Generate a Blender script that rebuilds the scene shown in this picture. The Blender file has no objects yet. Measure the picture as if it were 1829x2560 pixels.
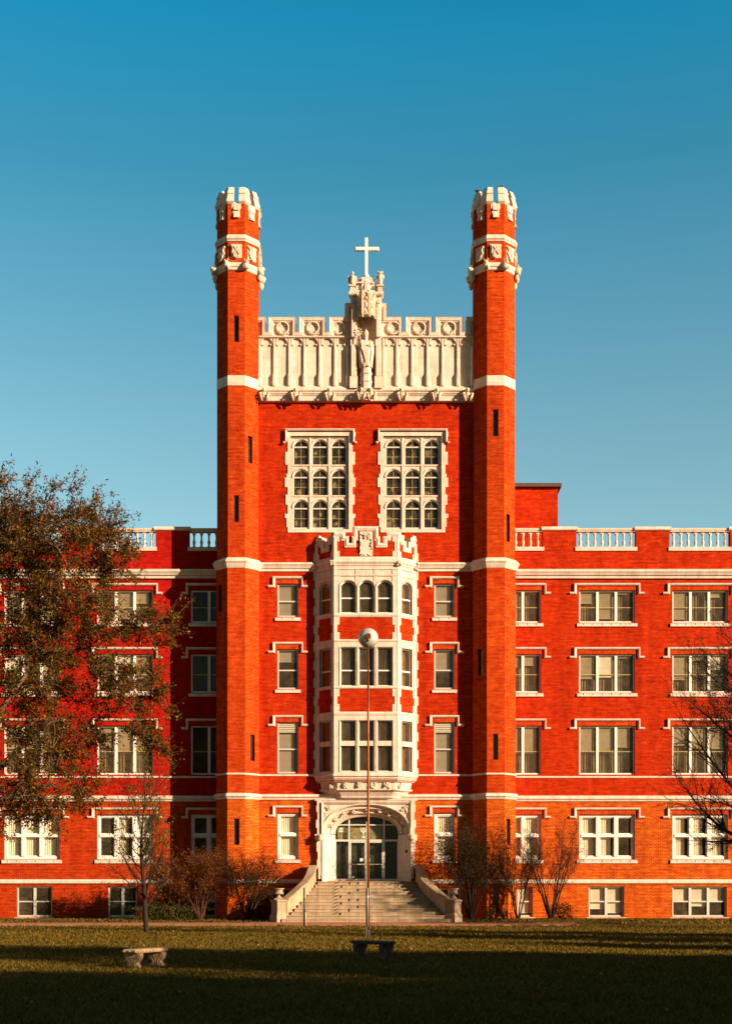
import bpy, math, random
import numpy as np
from mathutils import Vector, Matrix

# ------------------------------------------------------------------ camera / sky / sun / exposure
scene = bpy.context.scene
COL = scene.collection
R = math.radians
SUN_AZ, SUN_EL = 58.0, 17.0          # azimuth to the right of the facade's outward normal
F, CX, HOR, CAMY, EYE = 3360.0, 914.5, 2243.0, -80.0, 1.6
camd = bpy.data.cameras.new('camera')
cam = bpy.data.objects.new('camera', camd); COL.objects.link(cam)
camd.sensor_fit = 'HORIZONTAL'; camd.sensor_width = 36.0; camd.lens = 36.0 * F / 1829.0
camd.shift_y = (HOR - 1280.0) / 1829.0; camd.shift_x = 0.0
camd.clip_start = 0.5; camd.clip_end = 3000
cam.location = (0, CAMY, EYE); cam.rotation_euler = (R(90), 0, 0)
scene.camera = cam

world = bpy.data.worlds.new('World'); scene.world = world; world.use_nodes = True
wn, wl = world.node_tree.nodes, world.node_tree.links
wn.clear()
sky = wn.new('ShaderNodeTexSky'); sky.sky_type = 'NISHITA'; sky.sun_disc = False
sky.sun_elevation = R(SUN_EL); sky.sun_rotation = R(180 - SUN_AZ)
sky.air_density = 1.0; sky.dust_density = 0.6; sky.ozone_density = 2.0
tc = wn.new('ShaderNodeTexCoord'); sep = wn.new('ShaderNodeSeparateXYZ')
rmp = wn.new('ShaderNodeValToRGB'); mul = wn.new('ShaderNodeMixRGB'); mul.blend_type = 'MULTIPLY'; mul.inputs[0].default_value = 1
bg = wn.new('ShaderNodeBackground'); wo = wn.new('ShaderNodeOutputWorld')
bg.inputs['Strength'].default_value = 0.122
# sky tint by height above the horizon; unseen zenith darkened to cut fill
els = rmp.color_ramp.elements
stops_ = ((0.0, (0.88, 0.86, 0.60)), (0.2, (0.80, 0.85, 0.65)), (0.322, (0.61, 0.80, 0.635)), (0.435, (0.33, 0.74, 0.65)), (0.477, (0.20, 0.70, 0.64)), (0.548, (0.060, 0.74, 0.77)), (0.72, (0.03, 0.12, 0.14)))
els[0].position, els[1].position = 0.0, 0.72
els[0].color, els[1].color = (*stops_[0][1], 1), (*stops_[-1][1], 1)
for p_, c_ in stops_[1:-1]:
    e_ = els.new(p_); e_.color = (*c_, 1)
wl.new(tc.outputs['Generated'], sep.inputs[0]); wl.new(sep.outputs['Z'], rmp.inputs['Fac'])
wl.new(sky.outputs['Color'], mul.inputs[1]); wl.new(rmp.outputs['Color'], mul.inputs[2])
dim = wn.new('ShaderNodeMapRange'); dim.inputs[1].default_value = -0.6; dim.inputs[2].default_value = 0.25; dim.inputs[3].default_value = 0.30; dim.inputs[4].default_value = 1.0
hsv = wn.new('ShaderNodeHueSaturation')       # sky behind the camera dimmed to cut fill light on the facade
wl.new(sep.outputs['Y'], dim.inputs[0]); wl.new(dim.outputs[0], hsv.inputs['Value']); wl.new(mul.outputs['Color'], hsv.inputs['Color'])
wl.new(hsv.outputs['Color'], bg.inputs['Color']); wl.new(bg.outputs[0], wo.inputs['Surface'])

sund = bpy.data.lights.new('sun', 'SUN'); sund.energy = 5.0; sund.angle = R(0.5); sund.color = (1.0, 0.80, 0.56)
sun = bpy.data.objects.new('sun', sund); COL.objects.link(sun)
TO_SUN = Vector((math.sin(R(SUN_AZ)) * math.cos(R(SUN_EL)), -math.cos(R(SUN_AZ)) * math.cos(R(SUN_EL)), math.sin(R(SUN_EL))))
sun.rotation_euler = TO_SUN.to_track_quat('Z', 'Y').to_euler()
sun.location = (40, -60, 40)
vs = scene.view_settings
vs.view_transform = 'Standard'; vs.look = 'None'; vs.exposure = 1.05; vs.gamma = 1.0; vs.use_curve_mapping = False
scene.cycles.max_bounces = 6; scene.cycles.transparent_max_bounces = 12
scene.cycles.caustics_reflective = False; scene.cycles.caustics_refractive = False

# ------------------------------------------------------------------ measuring helpers
def XP(px, Y=0.0): return (px - CX) * (Y - CAMY) / F
def ZP(py, Y=0.0): return EYE + (HOR - py) * (Y - CAMY) / F
def gz(x, y):
    t = min(max((y + 10.0) / 11.0, 0.0), 1.0)
    return 0.33 * t * t * (3 - 2 * t)

# ------------------------------------------------------------------ materials
def M_new(name):
    m = bpy.data.materials.new(name); m.use_nodes = True
    nt = m.node_tree; b = nt.nodes['Principled BSDF']
    return m, nt.nodes, nt.links, b
def noise(n, l, scale, detail=4, rough=0.55, vec=None, dist=0.0):
    t = n.new('ShaderNodeTexNoise'); t.inputs['Scale'].default_value = scale
    t.inputs['Detail'].default_value = detail; t.inputs['Roughness'].default_value = rough
    t.inputs['Distortion'].default_value = dist
    if vec is None:
        g = n.new('ShaderNodeNewGeometry'); vec = g.outputs['Position']
    l.new(vec, t.inputs['Vector']); return t.outputs['Fac']
def ramp(n, l, fac, stops):
    r = n.new('ShaderNodeValToRGB'); e = r.color_ramp.elements
    e[0].position, e[0].color = stops[0][0], (*stops[0][1], 1)
    e[1].position, e[1].color = stops[-1][0], (*stops[-1][1], 1)
    for p, c in stops[1:-1]:
        q = e.new(p); q.color = (*c, 1)
    l.new(fac, r.inputs['Fac']); return r.outputs['Color']
def mix(n, l, a, b, fac, mode='MIX'):
    x = n.new('ShaderNodeMixRGB'); x.blend_type = mode
    for i, v in ((0, fac), (1, a), (2, b)):
        if isinstance(v, (int, float)): x.inputs[i].default_value = v
        elif isinstance(v, tuple): x.inputs[i].default_value = (*v, 1)
        else: l.new(v, x.inputs[i])
    return x.outputs['Color']
def bump(n, l, b, h, strength=0.3, dist=0.02):
    q = n.new('ShaderNodeBump'); q.inputs['Strength'].default_value = strength; q.inputs['Distance'].default_value = dist
    l.new(h, q.inputs['Height']); l.new(q.outputs['Normal'], b.inputs['Normal'])
def wall_uv(n, l):
    g = n.new('ShaderNodeNewGeometry')
    c = n.new('ShaderNodeVectorMath'); c.operation = 'CROSS_PRODUCT'; c.inputs[0].default_value = (0, 0, 1)
    l.new(g.outputs['True Normal'], c.inputs[1])
    nm = n.new('ShaderNodeVectorMath'); nm.operation = 'NORMALIZE'; l.new(c.outputs[0], nm.inputs[0])
    d = n.new('ShaderNodeVectorMath'); d.operation = 'DOT_PRODUCT'
    l.new(g.outputs['Position'], d.inputs[0]); l.new(nm.outputs[0], d.inputs[1])
    s = n.new('ShaderNodeSeparateXYZ'); l.new(g.outputs['Position'], s.inputs[0])
    o = n.new('ShaderNodeCombineXYZ'); l.new(d.outputs['Value'], o.inputs[0]); l.new(s.outputs['Z'], o.inputs[1])
    return o.outputs[0], g.outputs['Position'], s
def brick_mat(name, c1, c2, mortar, patch, soldier=False, rw=0.25, rh=0.082, ms=0.010):
    m, n, l, b = M_new(name)
    uv, pos, s = wall_uv(n, l)
    t = n.new('ShaderNodeTexBrick'); l.new(uv, t.inputs['Vector'])
    t.inputs['Color1'].default_value = (*c1, 1); t.inputs['Color2'].default_value = (*c2, 1); t.inputs['Mortar'].default_value = (*mortar, 1)
    t.inputs['Scale'].default_value = 1.0; t.inputs['Mortar Size'].default_value = ms
    t.inputs['Brick Width'].default_value = rw; t.inputs['Row Height'].default_value = rh
    t.inputs['Mortar Smooth'].default_value = 0.2; t.inputs['Bias'].default_value = -0.2
    if soldier: t.offset = 0.0
    f1 = ramp(n, l, noise(n, l, 0.55, 5, 0.6, pos), [(0.38, (0, 0, 0)), (0.66, (1, 1, 1))])
    col = mix(n, l, t.outputs['Color'], patch, f1)
    nt = n.nodes if hasattr(n, 'nodes') else None
    # only a part of the patch colour is taken
    col = mix(n, l, t.outputs['Color'], col, 0.6)
    f2 = ramp(n, l, noise(n, l, 2.6, 4, 0.65, pos), [(0.25, (0.66, 0.55, 0.6)), (0.75, (1.16, 1.35, 1.2))])
    col = mix(n, l, col, f2, 1.0, 'MULTIPLY')
    # vertical rain streaking
    mp = n.new('ShaderNodeMapping'); mp.inputs['Scale'].default_value = (1.3, 0.09, 1); l.new(uv, mp.inputs['Vector'])
    f3 = ramp(n, l, noise(n, l, 1.0, 5, 0.6, mp.outputs[0]), [(0.3, (0.72, 0.66, 0.70)), (0.62, (1.06, 1.06, 1.06))])
    col = mix(n, l, col, f3, 0.75, 'MULTIPLY')
    mq = n.new('ShaderNodeMapping'); mq.inputs['Scale'].default_value = (1.1, 9.0, 1); l.new(uv, mq.inputs['Vector'])   # courses of differently fired bricks
    f4 = ramp(n, l, noise(n, l, 1.0, 3, 0.7, mq.outputs[0]), [(0.32, (0.70, 0.52, 0.6)), (0.5, (1.0, 1.0, 1.0)), (0.68, (1.15, 1.75, 1.3))])
    col = mix(n, l, col, f4, 0.85, 'MULTIPLY')
    l.new(col, b.inputs['Base Color']); b.inputs['Roughness'].default_value = 0.85
    b.inputs['Specular IOR Level'].default_value = 0.02
    bump(n, l, b, t.outputs['Fac'], 0.35, -0.01)
    return m
def stone_mat(name, base, dark, streak=0.6, rough=0.75, block=(1.1, 0.62), joint=0.5):
    m, n, l, b = M_new(name)
    uv, pos, s = wall_uv(n, l)
    f = ramp(n, l, noise(n, l, 1.8, 6, 0.65, pos), [(0.3, dark), (0.62, base)])
    mp = n.new('ShaderNodeMapping'); mp.inputs['Scale'].default_value = (3.5, 0.35, 1); l.new(uv, mp.inputs['Vector'])
    st = ramp(n, l, noise(n, l, 1.0, 6, 0.7, mp.outputs[0]), [(0.34, (0.62, 0.56, 0.50)), (0.58, (1, 1, 1))])
    col = mix(n, l, mix(n, l, base, f, 0.7), st, streak, 'MULTIPLY')
    fine = ramp(n, l, noise(n, l, 22, 3, 0.6, pos), [(0.3, (0.86, 0.85, 0.84)), (0.7, (1.05, 1.05, 1.05))])
    col = mix(n, l, col, fine, 0.8, 'MULTIPLY')
    t = n.new('ShaderNodeTexBrick'); l.new(uv, t.inputs['Vector'])
    t.inputs['Color1'].default_value = (1, 1, 1, 1); t.inputs['Color2'].default_value = (0.93, 0.92, 0.90, 1); t.inputs['Mortar'].default_value = (0.5, 0.44, 0.38, 1)
    t.inputs['Scale'].default_value = 1; t.inputs['Mortar Size'].default_value = 0.012
    t.inputs['Brick Width'].default_value = block[0]; t.inputs['Row Height'].default_value = block[1]
    col = mix(n, l, col, t.outputs['Color'], joint, 'MULTIPLY')
    l.new(col, b.inputs['Base Color']); b.inputs['Roughness'].default_value = rough
    b.inputs['Specular IOR Level'].default_value = 0.25
    bump(n, l, b, noise(n, l, 30, 4, 0.6, pos), 0.25, 0.01)
    return m
def plain(name, col, rough=0.6, metal=0.0, var=0.15, scale=6.0, spec=0.3):
    m, n, l, b = M_new(name)
    lo = tuple(c * (1 - var) for c in col); hi = tuple(min(1, c * (1 + var)) for c in col)
    l.new(ramp(n, l, noise(n, l, scale, 5, 0.6), [(0.3, lo), (0.7, hi)]), b.inputs['Base Color'])
    b.inputs['Roughness'].default_value = rough; b.inputs['Metallic'].default_value = metal
    b.inputs['Specular IOR Level'].default_value = spec
    return m
def leaf_mat(name, stops, transl=0.35):
    m, n, l, b = M_new(name)
    g = n.new('ShaderNodeNewGeometry')
    c = ramp(n, l, g.outputs['Random Per Island'], stops)
    l.new(c, b.inputs['Base Color']); b.inputs['Roughness'].default_value = 0.6
    b.inputs['Specular IOR Level'].default_value = 0.10
    tr = n.new('ShaderNodeBsdfTranslucent'); l.new(c, tr.inputs['Color'])
    mx = n.new('ShaderNodeMixShader'); mx.inputs[0].default_value = transl
    l.new(b.outputs[0], mx.inputs[1]); l.new(tr.outputs[0], mx.inputs[2])
    l.new(mx.outputs[0], n['Material Output'].inputs['Surface'])
    return m
def glass_mat(name, tint=(0.94, 0.93, 0.89), refl=0.10, dirt=0.12, dirtcol=(0.32, 0.27, 0.2)):
    m, n, l, b = M_new(name)
    n.remove(b)
    tr = n.new('ShaderNodeBsdfTransparent'); tr.inputs['Color'].default_value = (*tint, 1)
    gl = n.new('ShaderNodeBsdfGlossy'); gl.inputs['Roughness'].default_value = 0.03; gl.inputs['Color'].default_value = (0.9, 0.9, 0.9, 1)
    df = n.new('ShaderNodeBsdfDiffuse'); df.inputs['Color'].default_value = (*dirtcol, 1)
    nf = noise(n, l, 1.7, 5, 0.7)
    mr = n.new('ShaderNodeMapRange'); l.new(nf, mr.inputs[0]); mr.inputs[1].default_value = 0.35; mr.inputs[2].default_value = 0.8
    mr.inputs[3].default_value = dirt * 0.5; mr.inputs[4].default_value = dirt * 1.9
    a = n.new('ShaderNodeMixShader'); l.new(mr.outputs[0], a.inputs[0]); l.new(tr.outputs[0], a.inputs[1]); l.new(df.outputs[0], a.inputs[2])
    lw = n.new('ShaderNodeLayerWeight'); lw.inputs['Blend'].default_value = 0.5
    pw = n.new('ShaderNodeMath'); pw.operation = 'POWER'; l.new(lw.outputs['Facing'], pw.inputs[0]); pw.inputs[1].default_value = 4.0
    ad = n.new('ShaderNodeMath'); ad.operation = 'ADD'; l.new(pw.outputs[0], ad.inputs[0]); ad.inputs[1].default_value = refl
    c = n.new('ShaderNodeMixShader'); l.new(ad.outputs[0], c.inputs[0]); l.new(a.outputs[0], c.inputs[1]); l.new(gl.outputs[0], c.inputs[2])
    l.new(c.outputs[0], n['Material Output'].inputs['Surface'])
    return m

MT = {}
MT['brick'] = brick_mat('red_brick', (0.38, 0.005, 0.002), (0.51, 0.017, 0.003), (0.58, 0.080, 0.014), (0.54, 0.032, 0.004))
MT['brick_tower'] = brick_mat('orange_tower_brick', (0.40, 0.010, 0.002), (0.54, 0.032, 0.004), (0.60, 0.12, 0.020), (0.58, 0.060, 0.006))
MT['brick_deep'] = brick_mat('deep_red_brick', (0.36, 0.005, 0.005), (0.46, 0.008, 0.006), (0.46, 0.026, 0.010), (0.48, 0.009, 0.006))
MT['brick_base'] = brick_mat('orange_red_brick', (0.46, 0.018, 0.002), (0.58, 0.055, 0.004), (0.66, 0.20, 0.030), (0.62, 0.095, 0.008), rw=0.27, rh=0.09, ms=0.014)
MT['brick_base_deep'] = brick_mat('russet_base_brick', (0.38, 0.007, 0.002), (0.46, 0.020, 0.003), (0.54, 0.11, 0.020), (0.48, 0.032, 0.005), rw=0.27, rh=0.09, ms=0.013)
MT['soldier'] = brick_mat('upright_brick', (0.50, 0.014, 0.003), (0.60, 0.055, 0.008), (0.62, 0.13, 0.025), (0.58, 0.05, 0.008), soldier=True, rw=0.09, rh=0.6)
MT['stone'] = stone_mat('cream_stone', (0.82, 0.65, 0.54), (0.60, 0.44, 0.33), 0.55, joint=0.34)
MT['stone_carved'] = stone_mat('carved_stone', (0.78, 0.60, 0.46), (0.46, 0.32, 0.21), 0.55, joint=0.0)
MT['stone_step'] = stone_mat('worn_step_stone', (0.50, 0.355, 0.225), (0.26, 0.18, 0.11), 0.8, 0.85, (1.9, 6.0), 0.6)
MT['white'] = plain('white_painted_wood', (0.82, 0.73, 0.66), 0.5, var=0.08, scale=3)
MT['alu'] = plain('pale_painted_metal', (0.66, 0.60, 0.52), 0.4, 0.2, var=0.08)
MT['glass'] = glass_mat('window_glass', (0.93, 0.90, 0.84), 0.025, 0.15, (0.30, 0.21, 0.12))
MT['glass_dark'] = glass_mat('leaded_glass', (0.80, 0.76, 0.68), 0.03, 0.09, (0.35, 0.25, 0.16))
MT['glass_door'] = glass_mat('door_glass', (0.90, 0.94, 0.88), 0.02, 0.03, (0.2, 0.25, 0.2))
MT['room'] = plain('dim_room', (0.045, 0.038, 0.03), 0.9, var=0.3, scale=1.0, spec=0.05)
MT['blind'] = plain('tan_blind', (0.40, 0.31, 0.19), 0.8, var=0.12, scale=2.0, spec=0.1)
MT['blind_white'] = plain('cream_blind', (0.86, 0.78, 0.62), 0.8, var=0.06, scale=2, spec=0.1)
MT['curtain'] = plain('olive_curtain', (0.17, 0.12, 0.06), 0.9, var=0.35, scale=2.2, spec=0.05)
MT['grey_blind'] = plain('grey_taupe_blind', (0.40, 0.33, 0.25), 0.8, var=0.06, scale=1.5, spec=0.1)
MT['lead'] = plain('brass_coloured_bar', (0.45, 0.33, 0.12), 0.5, 0.2)
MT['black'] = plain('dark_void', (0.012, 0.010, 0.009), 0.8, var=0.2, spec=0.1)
MT['louvre'] = plain('louvre_slats', (0.55, 0.46, 0.34), 0.6, var=0.1)
MT['bronze'] = plain('bronze_pole', (0.22, 0.065, 0.018), 0.38, 0.5, var=0.3, scale=3)
MT['silver'] = plain('silver_metal', (0.62, 0.58, 0.50), 0.35, 0.45, var=0.12, scale=3)
MT['grey_metal'] = plain('grey_metal', (0.30, 0.28, 0.25), 0.5, 0.5, var=0.2)
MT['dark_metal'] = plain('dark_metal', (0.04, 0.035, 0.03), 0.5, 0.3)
MT['conduit'] = plain('pale_conduit', (0.55, 0.46, 0.34), 0.5, 0.2)
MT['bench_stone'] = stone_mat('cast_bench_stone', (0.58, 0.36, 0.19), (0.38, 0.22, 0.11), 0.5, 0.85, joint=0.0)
MT['bench_dark'] = stone_mat('dark_bench_stone', (0.10, 0.075, 0.055), (0.05, 0.042, 0.03), 0.5, 0.9, joint=0.0)  # bench stone in a much darker tone
MT['bark'] = plain('bark', (0.13, 0.07, 0.04), 0.95, var=0.4, scale=9)
MT['bark_dark'] = plain('dark_bark', (0.026, 0.014, 0.008), 0.95, var=0.4, scale=9)
MT['twig_red'] = plain('russet_twigs', (0.075, 0.026, 0.012), 0.9, var=0.4, scale=5)
MT['path'] = plain('red_brick_paving', (0.34, 0.13, 0.075), 0.9, var=0.35, scale=4)
MT['roof'] = plain('roof_felt', (0.10, 0.085, 0.07), 0.95)
MT['cap'] = plain('brown_roof_edge', (0.09, 0.055, 0.04), 0.7)
MT['red_notice'] = plain('red_notice', (0.5, 0.06, 0.04), 0.7)
MT['paper'] = plain('white_paper', (0.8, 0.72, 0.58), 0.8, var=0.05)
MT['plaque'] = plain('bronze_plaque', (0.05, 0.02, 0.012), 0.5, 0.4)
MT['chair'] = plain('orange_wood', (0.55, 0.22, 0.04), 0.5)
MT['green'] = plain('dull_green_paint', (0.10, 0.16, 0.12), 0.7)
MT['green_pale'] = plain('pale_green_paint', (0.16, 0.20, 0.12), 0.7)
MT['bird'] = plain('dark_feathers', (0.06, 0.035, 0.04), 0.8)
MT['leaf_big'] = leaf_mat('autumn_tree_leaves', [(0.0, (0.012, 0.014, 0.001)), (0.28, (0.034, 0.034, 0.002)), (0.42, (0.080, 0.072, 0.003)), (0.5, (0.13, 0.028, 0.003)), (0.75, (0.22, 0.050, 0.004)), (0.9, (0.26, 0.12, 0.005)), (1.0, (0.38, 0.29, 0.012))], 0.42)
MT['leaf_shrub'] = leaf_mat('shrub_leaves', [(0.0, (0.012, 0.012, 0.003)), (0.5, (0.040, 0.022, 0.005)), (0.8, (0.08, 0.022, 0.006)), (1.0, (0.14, 0.08, 0.008))])
MT['leaf_green'] = leaf_mat('sparse_green_leaves', [(0.0, (0.06, 0.07, 0.012)), (0.6, (0.14, 0.13, 0.02)), (1.0, (0.22, 0.15, 0.025))])
MT['leaf_rust'] = leaf_mat('rust_leaves', [(0.0, (0.05, 0.010, 0.003)), (0.5, (0.15, 0.030, 0.005)), (1.0, (0.32, 0.12, 0.012))])
MT['leaf_dark'] = leaf_mat('dense_leaves', [(0.0, (0.03, 0.035, 0.01)), (1.0, (0.10, 0.09, 0.02))], 0.2)
MT['grass_blade'] = leaf_mat('grass_blades', [(0.0, (0.050, 0.039, 0.004)), (0.5, (0.118, 0.080, 0.007)), (0.8, (0.18, 0.102, 0.013)), (1.0, (0.26, 0.14, 0.03))], 0.3)
MT['fallen'] = leaf_mat('fallen_leaves', [(0.0, (0.18, 0.06, 0.02)), (0.5, (0.30, 0.10, 0.02)), (1.0, (0.36, 0.22, 0.05))], 0.2)
def lawn_mat():
    m, n, l, b = M_new('lawn')
    a = ramp(n, l, noise(n, l, 0.35, 6, 0.65), [(0.30, (0.070, 0.060, 0.008)), (0.5, (0.10, 0.076, 0.012)), (0.68, (0.13, 0.085, 0.020))])
    f = ramp(n, l, noise(n, l, 14, 5, 0.7), [(0.3, (0.55, 0.55, 0.5)), (0.7, (1.25, 1.2, 1.1))])
    l.new(mix(n, l, a, f, 1.0, 'MULTIPLY'), b.inputs['Base Color']); b.inputs['Roughness'].default_value = 0.95
    b.inputs['Specular IOR Level'].default_value = 0.1
    bump(n, l, b, noise(n, l, 25, 6, 0.7), 0.9, 0.05)
    return m
MT['lawn'] = lawn_mat()
def mosaic_mat():
    m, n, l, b = M_new('tile_mosaic')
    uv, pos, s = wall_uv(n, l)
    v = n.new('ShaderNodeTexVoronoi'); v.inputs['Scale'].default_value = 9
    mp = n.new('ShaderNodeMapping'); mp.inputs['Scale'].default_value = (1, 2.2, 1); l.new(uv, mp.inputs[0]); l.new(mp.outputs[0], v.inputs['Vector'])
    sp = n.new('ShaderNodeSeparateXYZ'); l.new(v.outputs['Color'], sp.inputs[0])
    l.new(ramp(n, l, sp.outputs[0], [(0.0, (0.10, 0.09, 0.05)), (0.35, (0.28, 0.22, 0.11)), (0.6, (0.17, 0.18, 0.12)), (0.8, (0.45, 0.30, 0.13)), (1.0, (0.48, 0.14, 0.05))]), b.inputs['Base Color'])
    return m
MT['mosaic'] = mosaic_mat()

# ------------------------------------------------------------------ mesh builder
class MB:
    def __init__(s, xf=None): s.v = []; s.f = []; s.m = []; s.xf = xf; s.smooth = []
    def pt(s, p):
        s.v.append(s.xf(*p) if s.xf else tuple(p)); return len(s.v) - 1
    def face(s, idx, mi=0, sm=False): s.f.append(tuple(idx)); s.m.append(mi); s.smooth.append(sm)
    def quad(s, a, b, c, d, mi=0): s.face([s.pt(a), s.pt(b), s.pt(c), s.pt(d)], mi)
    def box(s, x0, x1, y0, y1, z0, z1, mi=0):
        i = [s.pt((x, y, z)) for z in (z0, z1) for y in (y0, y1) for x in (x0, x1)]
        for q in ((0, 2, 3, 1), (4, 5, 7, 6), (0, 1, 5, 4), (2, 6, 7, 3), (0, 4, 6, 2), (1, 3, 7, 5)):
            s.face([i[k] for k in q], mi)
    def bevbox(s, x0, x1, y0, y1, z0, z1, b, mi=0):
        # front edges (towards -y) chamfered
        s.loft([[(x0, y1, z0), (x1, y1, z0), (x1, y1, z1), (x0, y1, z1)], [(x0, y0 + b, z0), (x1, y0 + b, z0), (x1, y0 + b, z1), (x0, y0 + b, z1)],
                [(x0 + b, y0, z0 + b), (x1 - b, y0, z0 + b), (x1 - b, y0, z1 - b), (x0 + b, y0, z1 - b)]], mi, caps=True)
    def loft(s, rings, mi=0, caps=True, sm=False, closed=True):
        ids = [[s.pt(p) for p in r] for r in rings]
        n = len(ids[0])
        for a, b in zip(ids[:-1], ids[1:]):
            for k in range(n if closed else n - 1):
                k2 = (k + 1) % n
                s.face([a[k], a[k2], b[k2], b[k]], mi, sm)
        if caps:
            s.face(ids[0][::-1], mi); s.face(ids[-1], mi)
    def prism_xz(s, poly, y0, y1, mi=0):
        s.loft([[(x, y0, z) for x, z in poly], [(x, y1, z) for x, z in poly]], mi)
    def prism_xy(s, poly, z0, z1, mi=0):
        s.loft([[(x, y, z0) for x, y in poly], [(x, y, z1) for x, y in poly]], mi)
    def tube(s, pts, rad, seg=8, mi=0, caps=True, sm=True):
        pts = [Vector(p) for p in pts]
        rad = rad if hasattr(rad, '__len__') else [rad] * len(pts)
        rings = []; up = None
        for i, p in enumerate(pts):
            d = (pts[min(i + 1, len(pts) - 1)] - pts[max(i - 1, 0)])
            if d.length < 1e-9: d = Vector((0, 0, 1))
            d.normalize()
            if up is None: up = Vector((0, 0, 1)) if abs(d.z) < 0.9 else Vector((1, 0, 0))
            a = d.cross(up)
            if a.length < 1e-6: a = d.cross(Vector((0, 1, 0.3)))
            a.normalize(); bb = a.cross(d); up = bb
            rings.append([tuple(p + a * (math.cos(2 * math.pi * k / seg) * rad[i]) + bb * (math.sin(2 * math.pi * k / seg) * rad[i])) for k in range(seg)])
        s.loft(rings, mi, caps, sm)
    def lathe(s, c, prof, seg=16, mi=0, sm=True):
        s.loft([[(c[0] + r * math.cos(2 * math.pi * k / seg), c[1] + r * math.sin(2 * math.pi * k / seg), c[2] + z) for k in range(seg)] for r, z in prof], mi, True, sm)
    def blob(s, c, r, seg=8, rings=6, mi=0, rnd=None, jit=0.0):
        rx, ry, rz = r if hasattr(r, '__len__') else (r, r, r)
        rr = []
        for i in range(rings + 1):
            t = math.pi * (i + 0.02) / (rings + 0.04)
            ring = []
            for k in range(seg):
                j = 1 + (rnd.uniform(-jit, jit) if rnd else 0)
                a = 2 * math.pi * k / seg
                ring.append((c[0] + rx * j * math.sin(t) * math.cos(a), c[1] + ry * j * math.sin(t) * math.sin(a), c[2] - rz * j * math.cos(t)))
            rr.append(ring)
        s.loft(rr, mi, True, True)
    def sweep(s, path, prof, mp, mi=0, closed=False):
        """path: 2-D points; prof: closed polygon of (outward, level); outward = right-hand side of the path"""
        n = len(path); rings = []
        for i in range(n):
            p = Vector(path[i])
            if closed or 0 < i < n - 1:
                d0 = (p - Vector(path[i - 1])).normalized(); d1 = (Vector(path[(i + 1) % n]) - p).normalized()
            elif i == 0: d0 = d1 = (Vector(path[1]) - p).normalized()
            else: d0 = d1 = (p - Vector(path[i - 1])).normalized()
            n0 = Vector((d0.y, -d0.x)); n1 = Vector((d1.y, -d1.x)); nn = n0 + n1
            nn = nn / max(nn.dot(n0), 0.2) if nn.length > 1e-6 else n0
            rings.append([mp(p.x + nn.x * o, p.y + nn.y * o, lv) for o, lv in prof])
        ids = [[s.pt(q) for q in r] for r in rings]; k = len(prof)
        pairs = list(zip(ids[:-1], ids[1:])) + ([(ids[-1], ids[0])] if closed else [])
        for a, b in pairs:
            for j in range(k):
                s.face([a[j], b[j], b[(j + 1) % k], a[(j + 1) % k]], mi)
        if not closed: s.face(ids[0], mi); s.face(ids[-1][::-1], mi)
    def build(s, name, mats, parent=None, label=None):
        me = bpy.data.meshes.new(name)
        me.from_pydata(s.v, [], s.f)
        if not isinstance(mats, (list, tuple)): mats = [mats]
        for m in mats: me.materials.append(MT[m])
        me.polygons.foreach_set('material_index', s.m)
        me.polygons.foreach_set('use_smooth', s.smooth)
        me.update()
        o = bpy.data.objects.new(name, me); COL.objects.link(o)
        if parent: o.parent = parent
        if label: o['label'] = label
        return o
def fix_normals(o):
    import bmesh
    b = bmesh.new(); b.from_mesh(o.data); bmesh.ops.recalc_face_normals(b, faces=b.faces); b.to_mesh(o.data); b.free(); return o
PLAN = lambda a, b, lv: (a, b, lv)         # sweep in plan, level = z
ELEV = lambda a, b, lv: (a, lv, b)         # sweep in elevation, level = y

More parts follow.
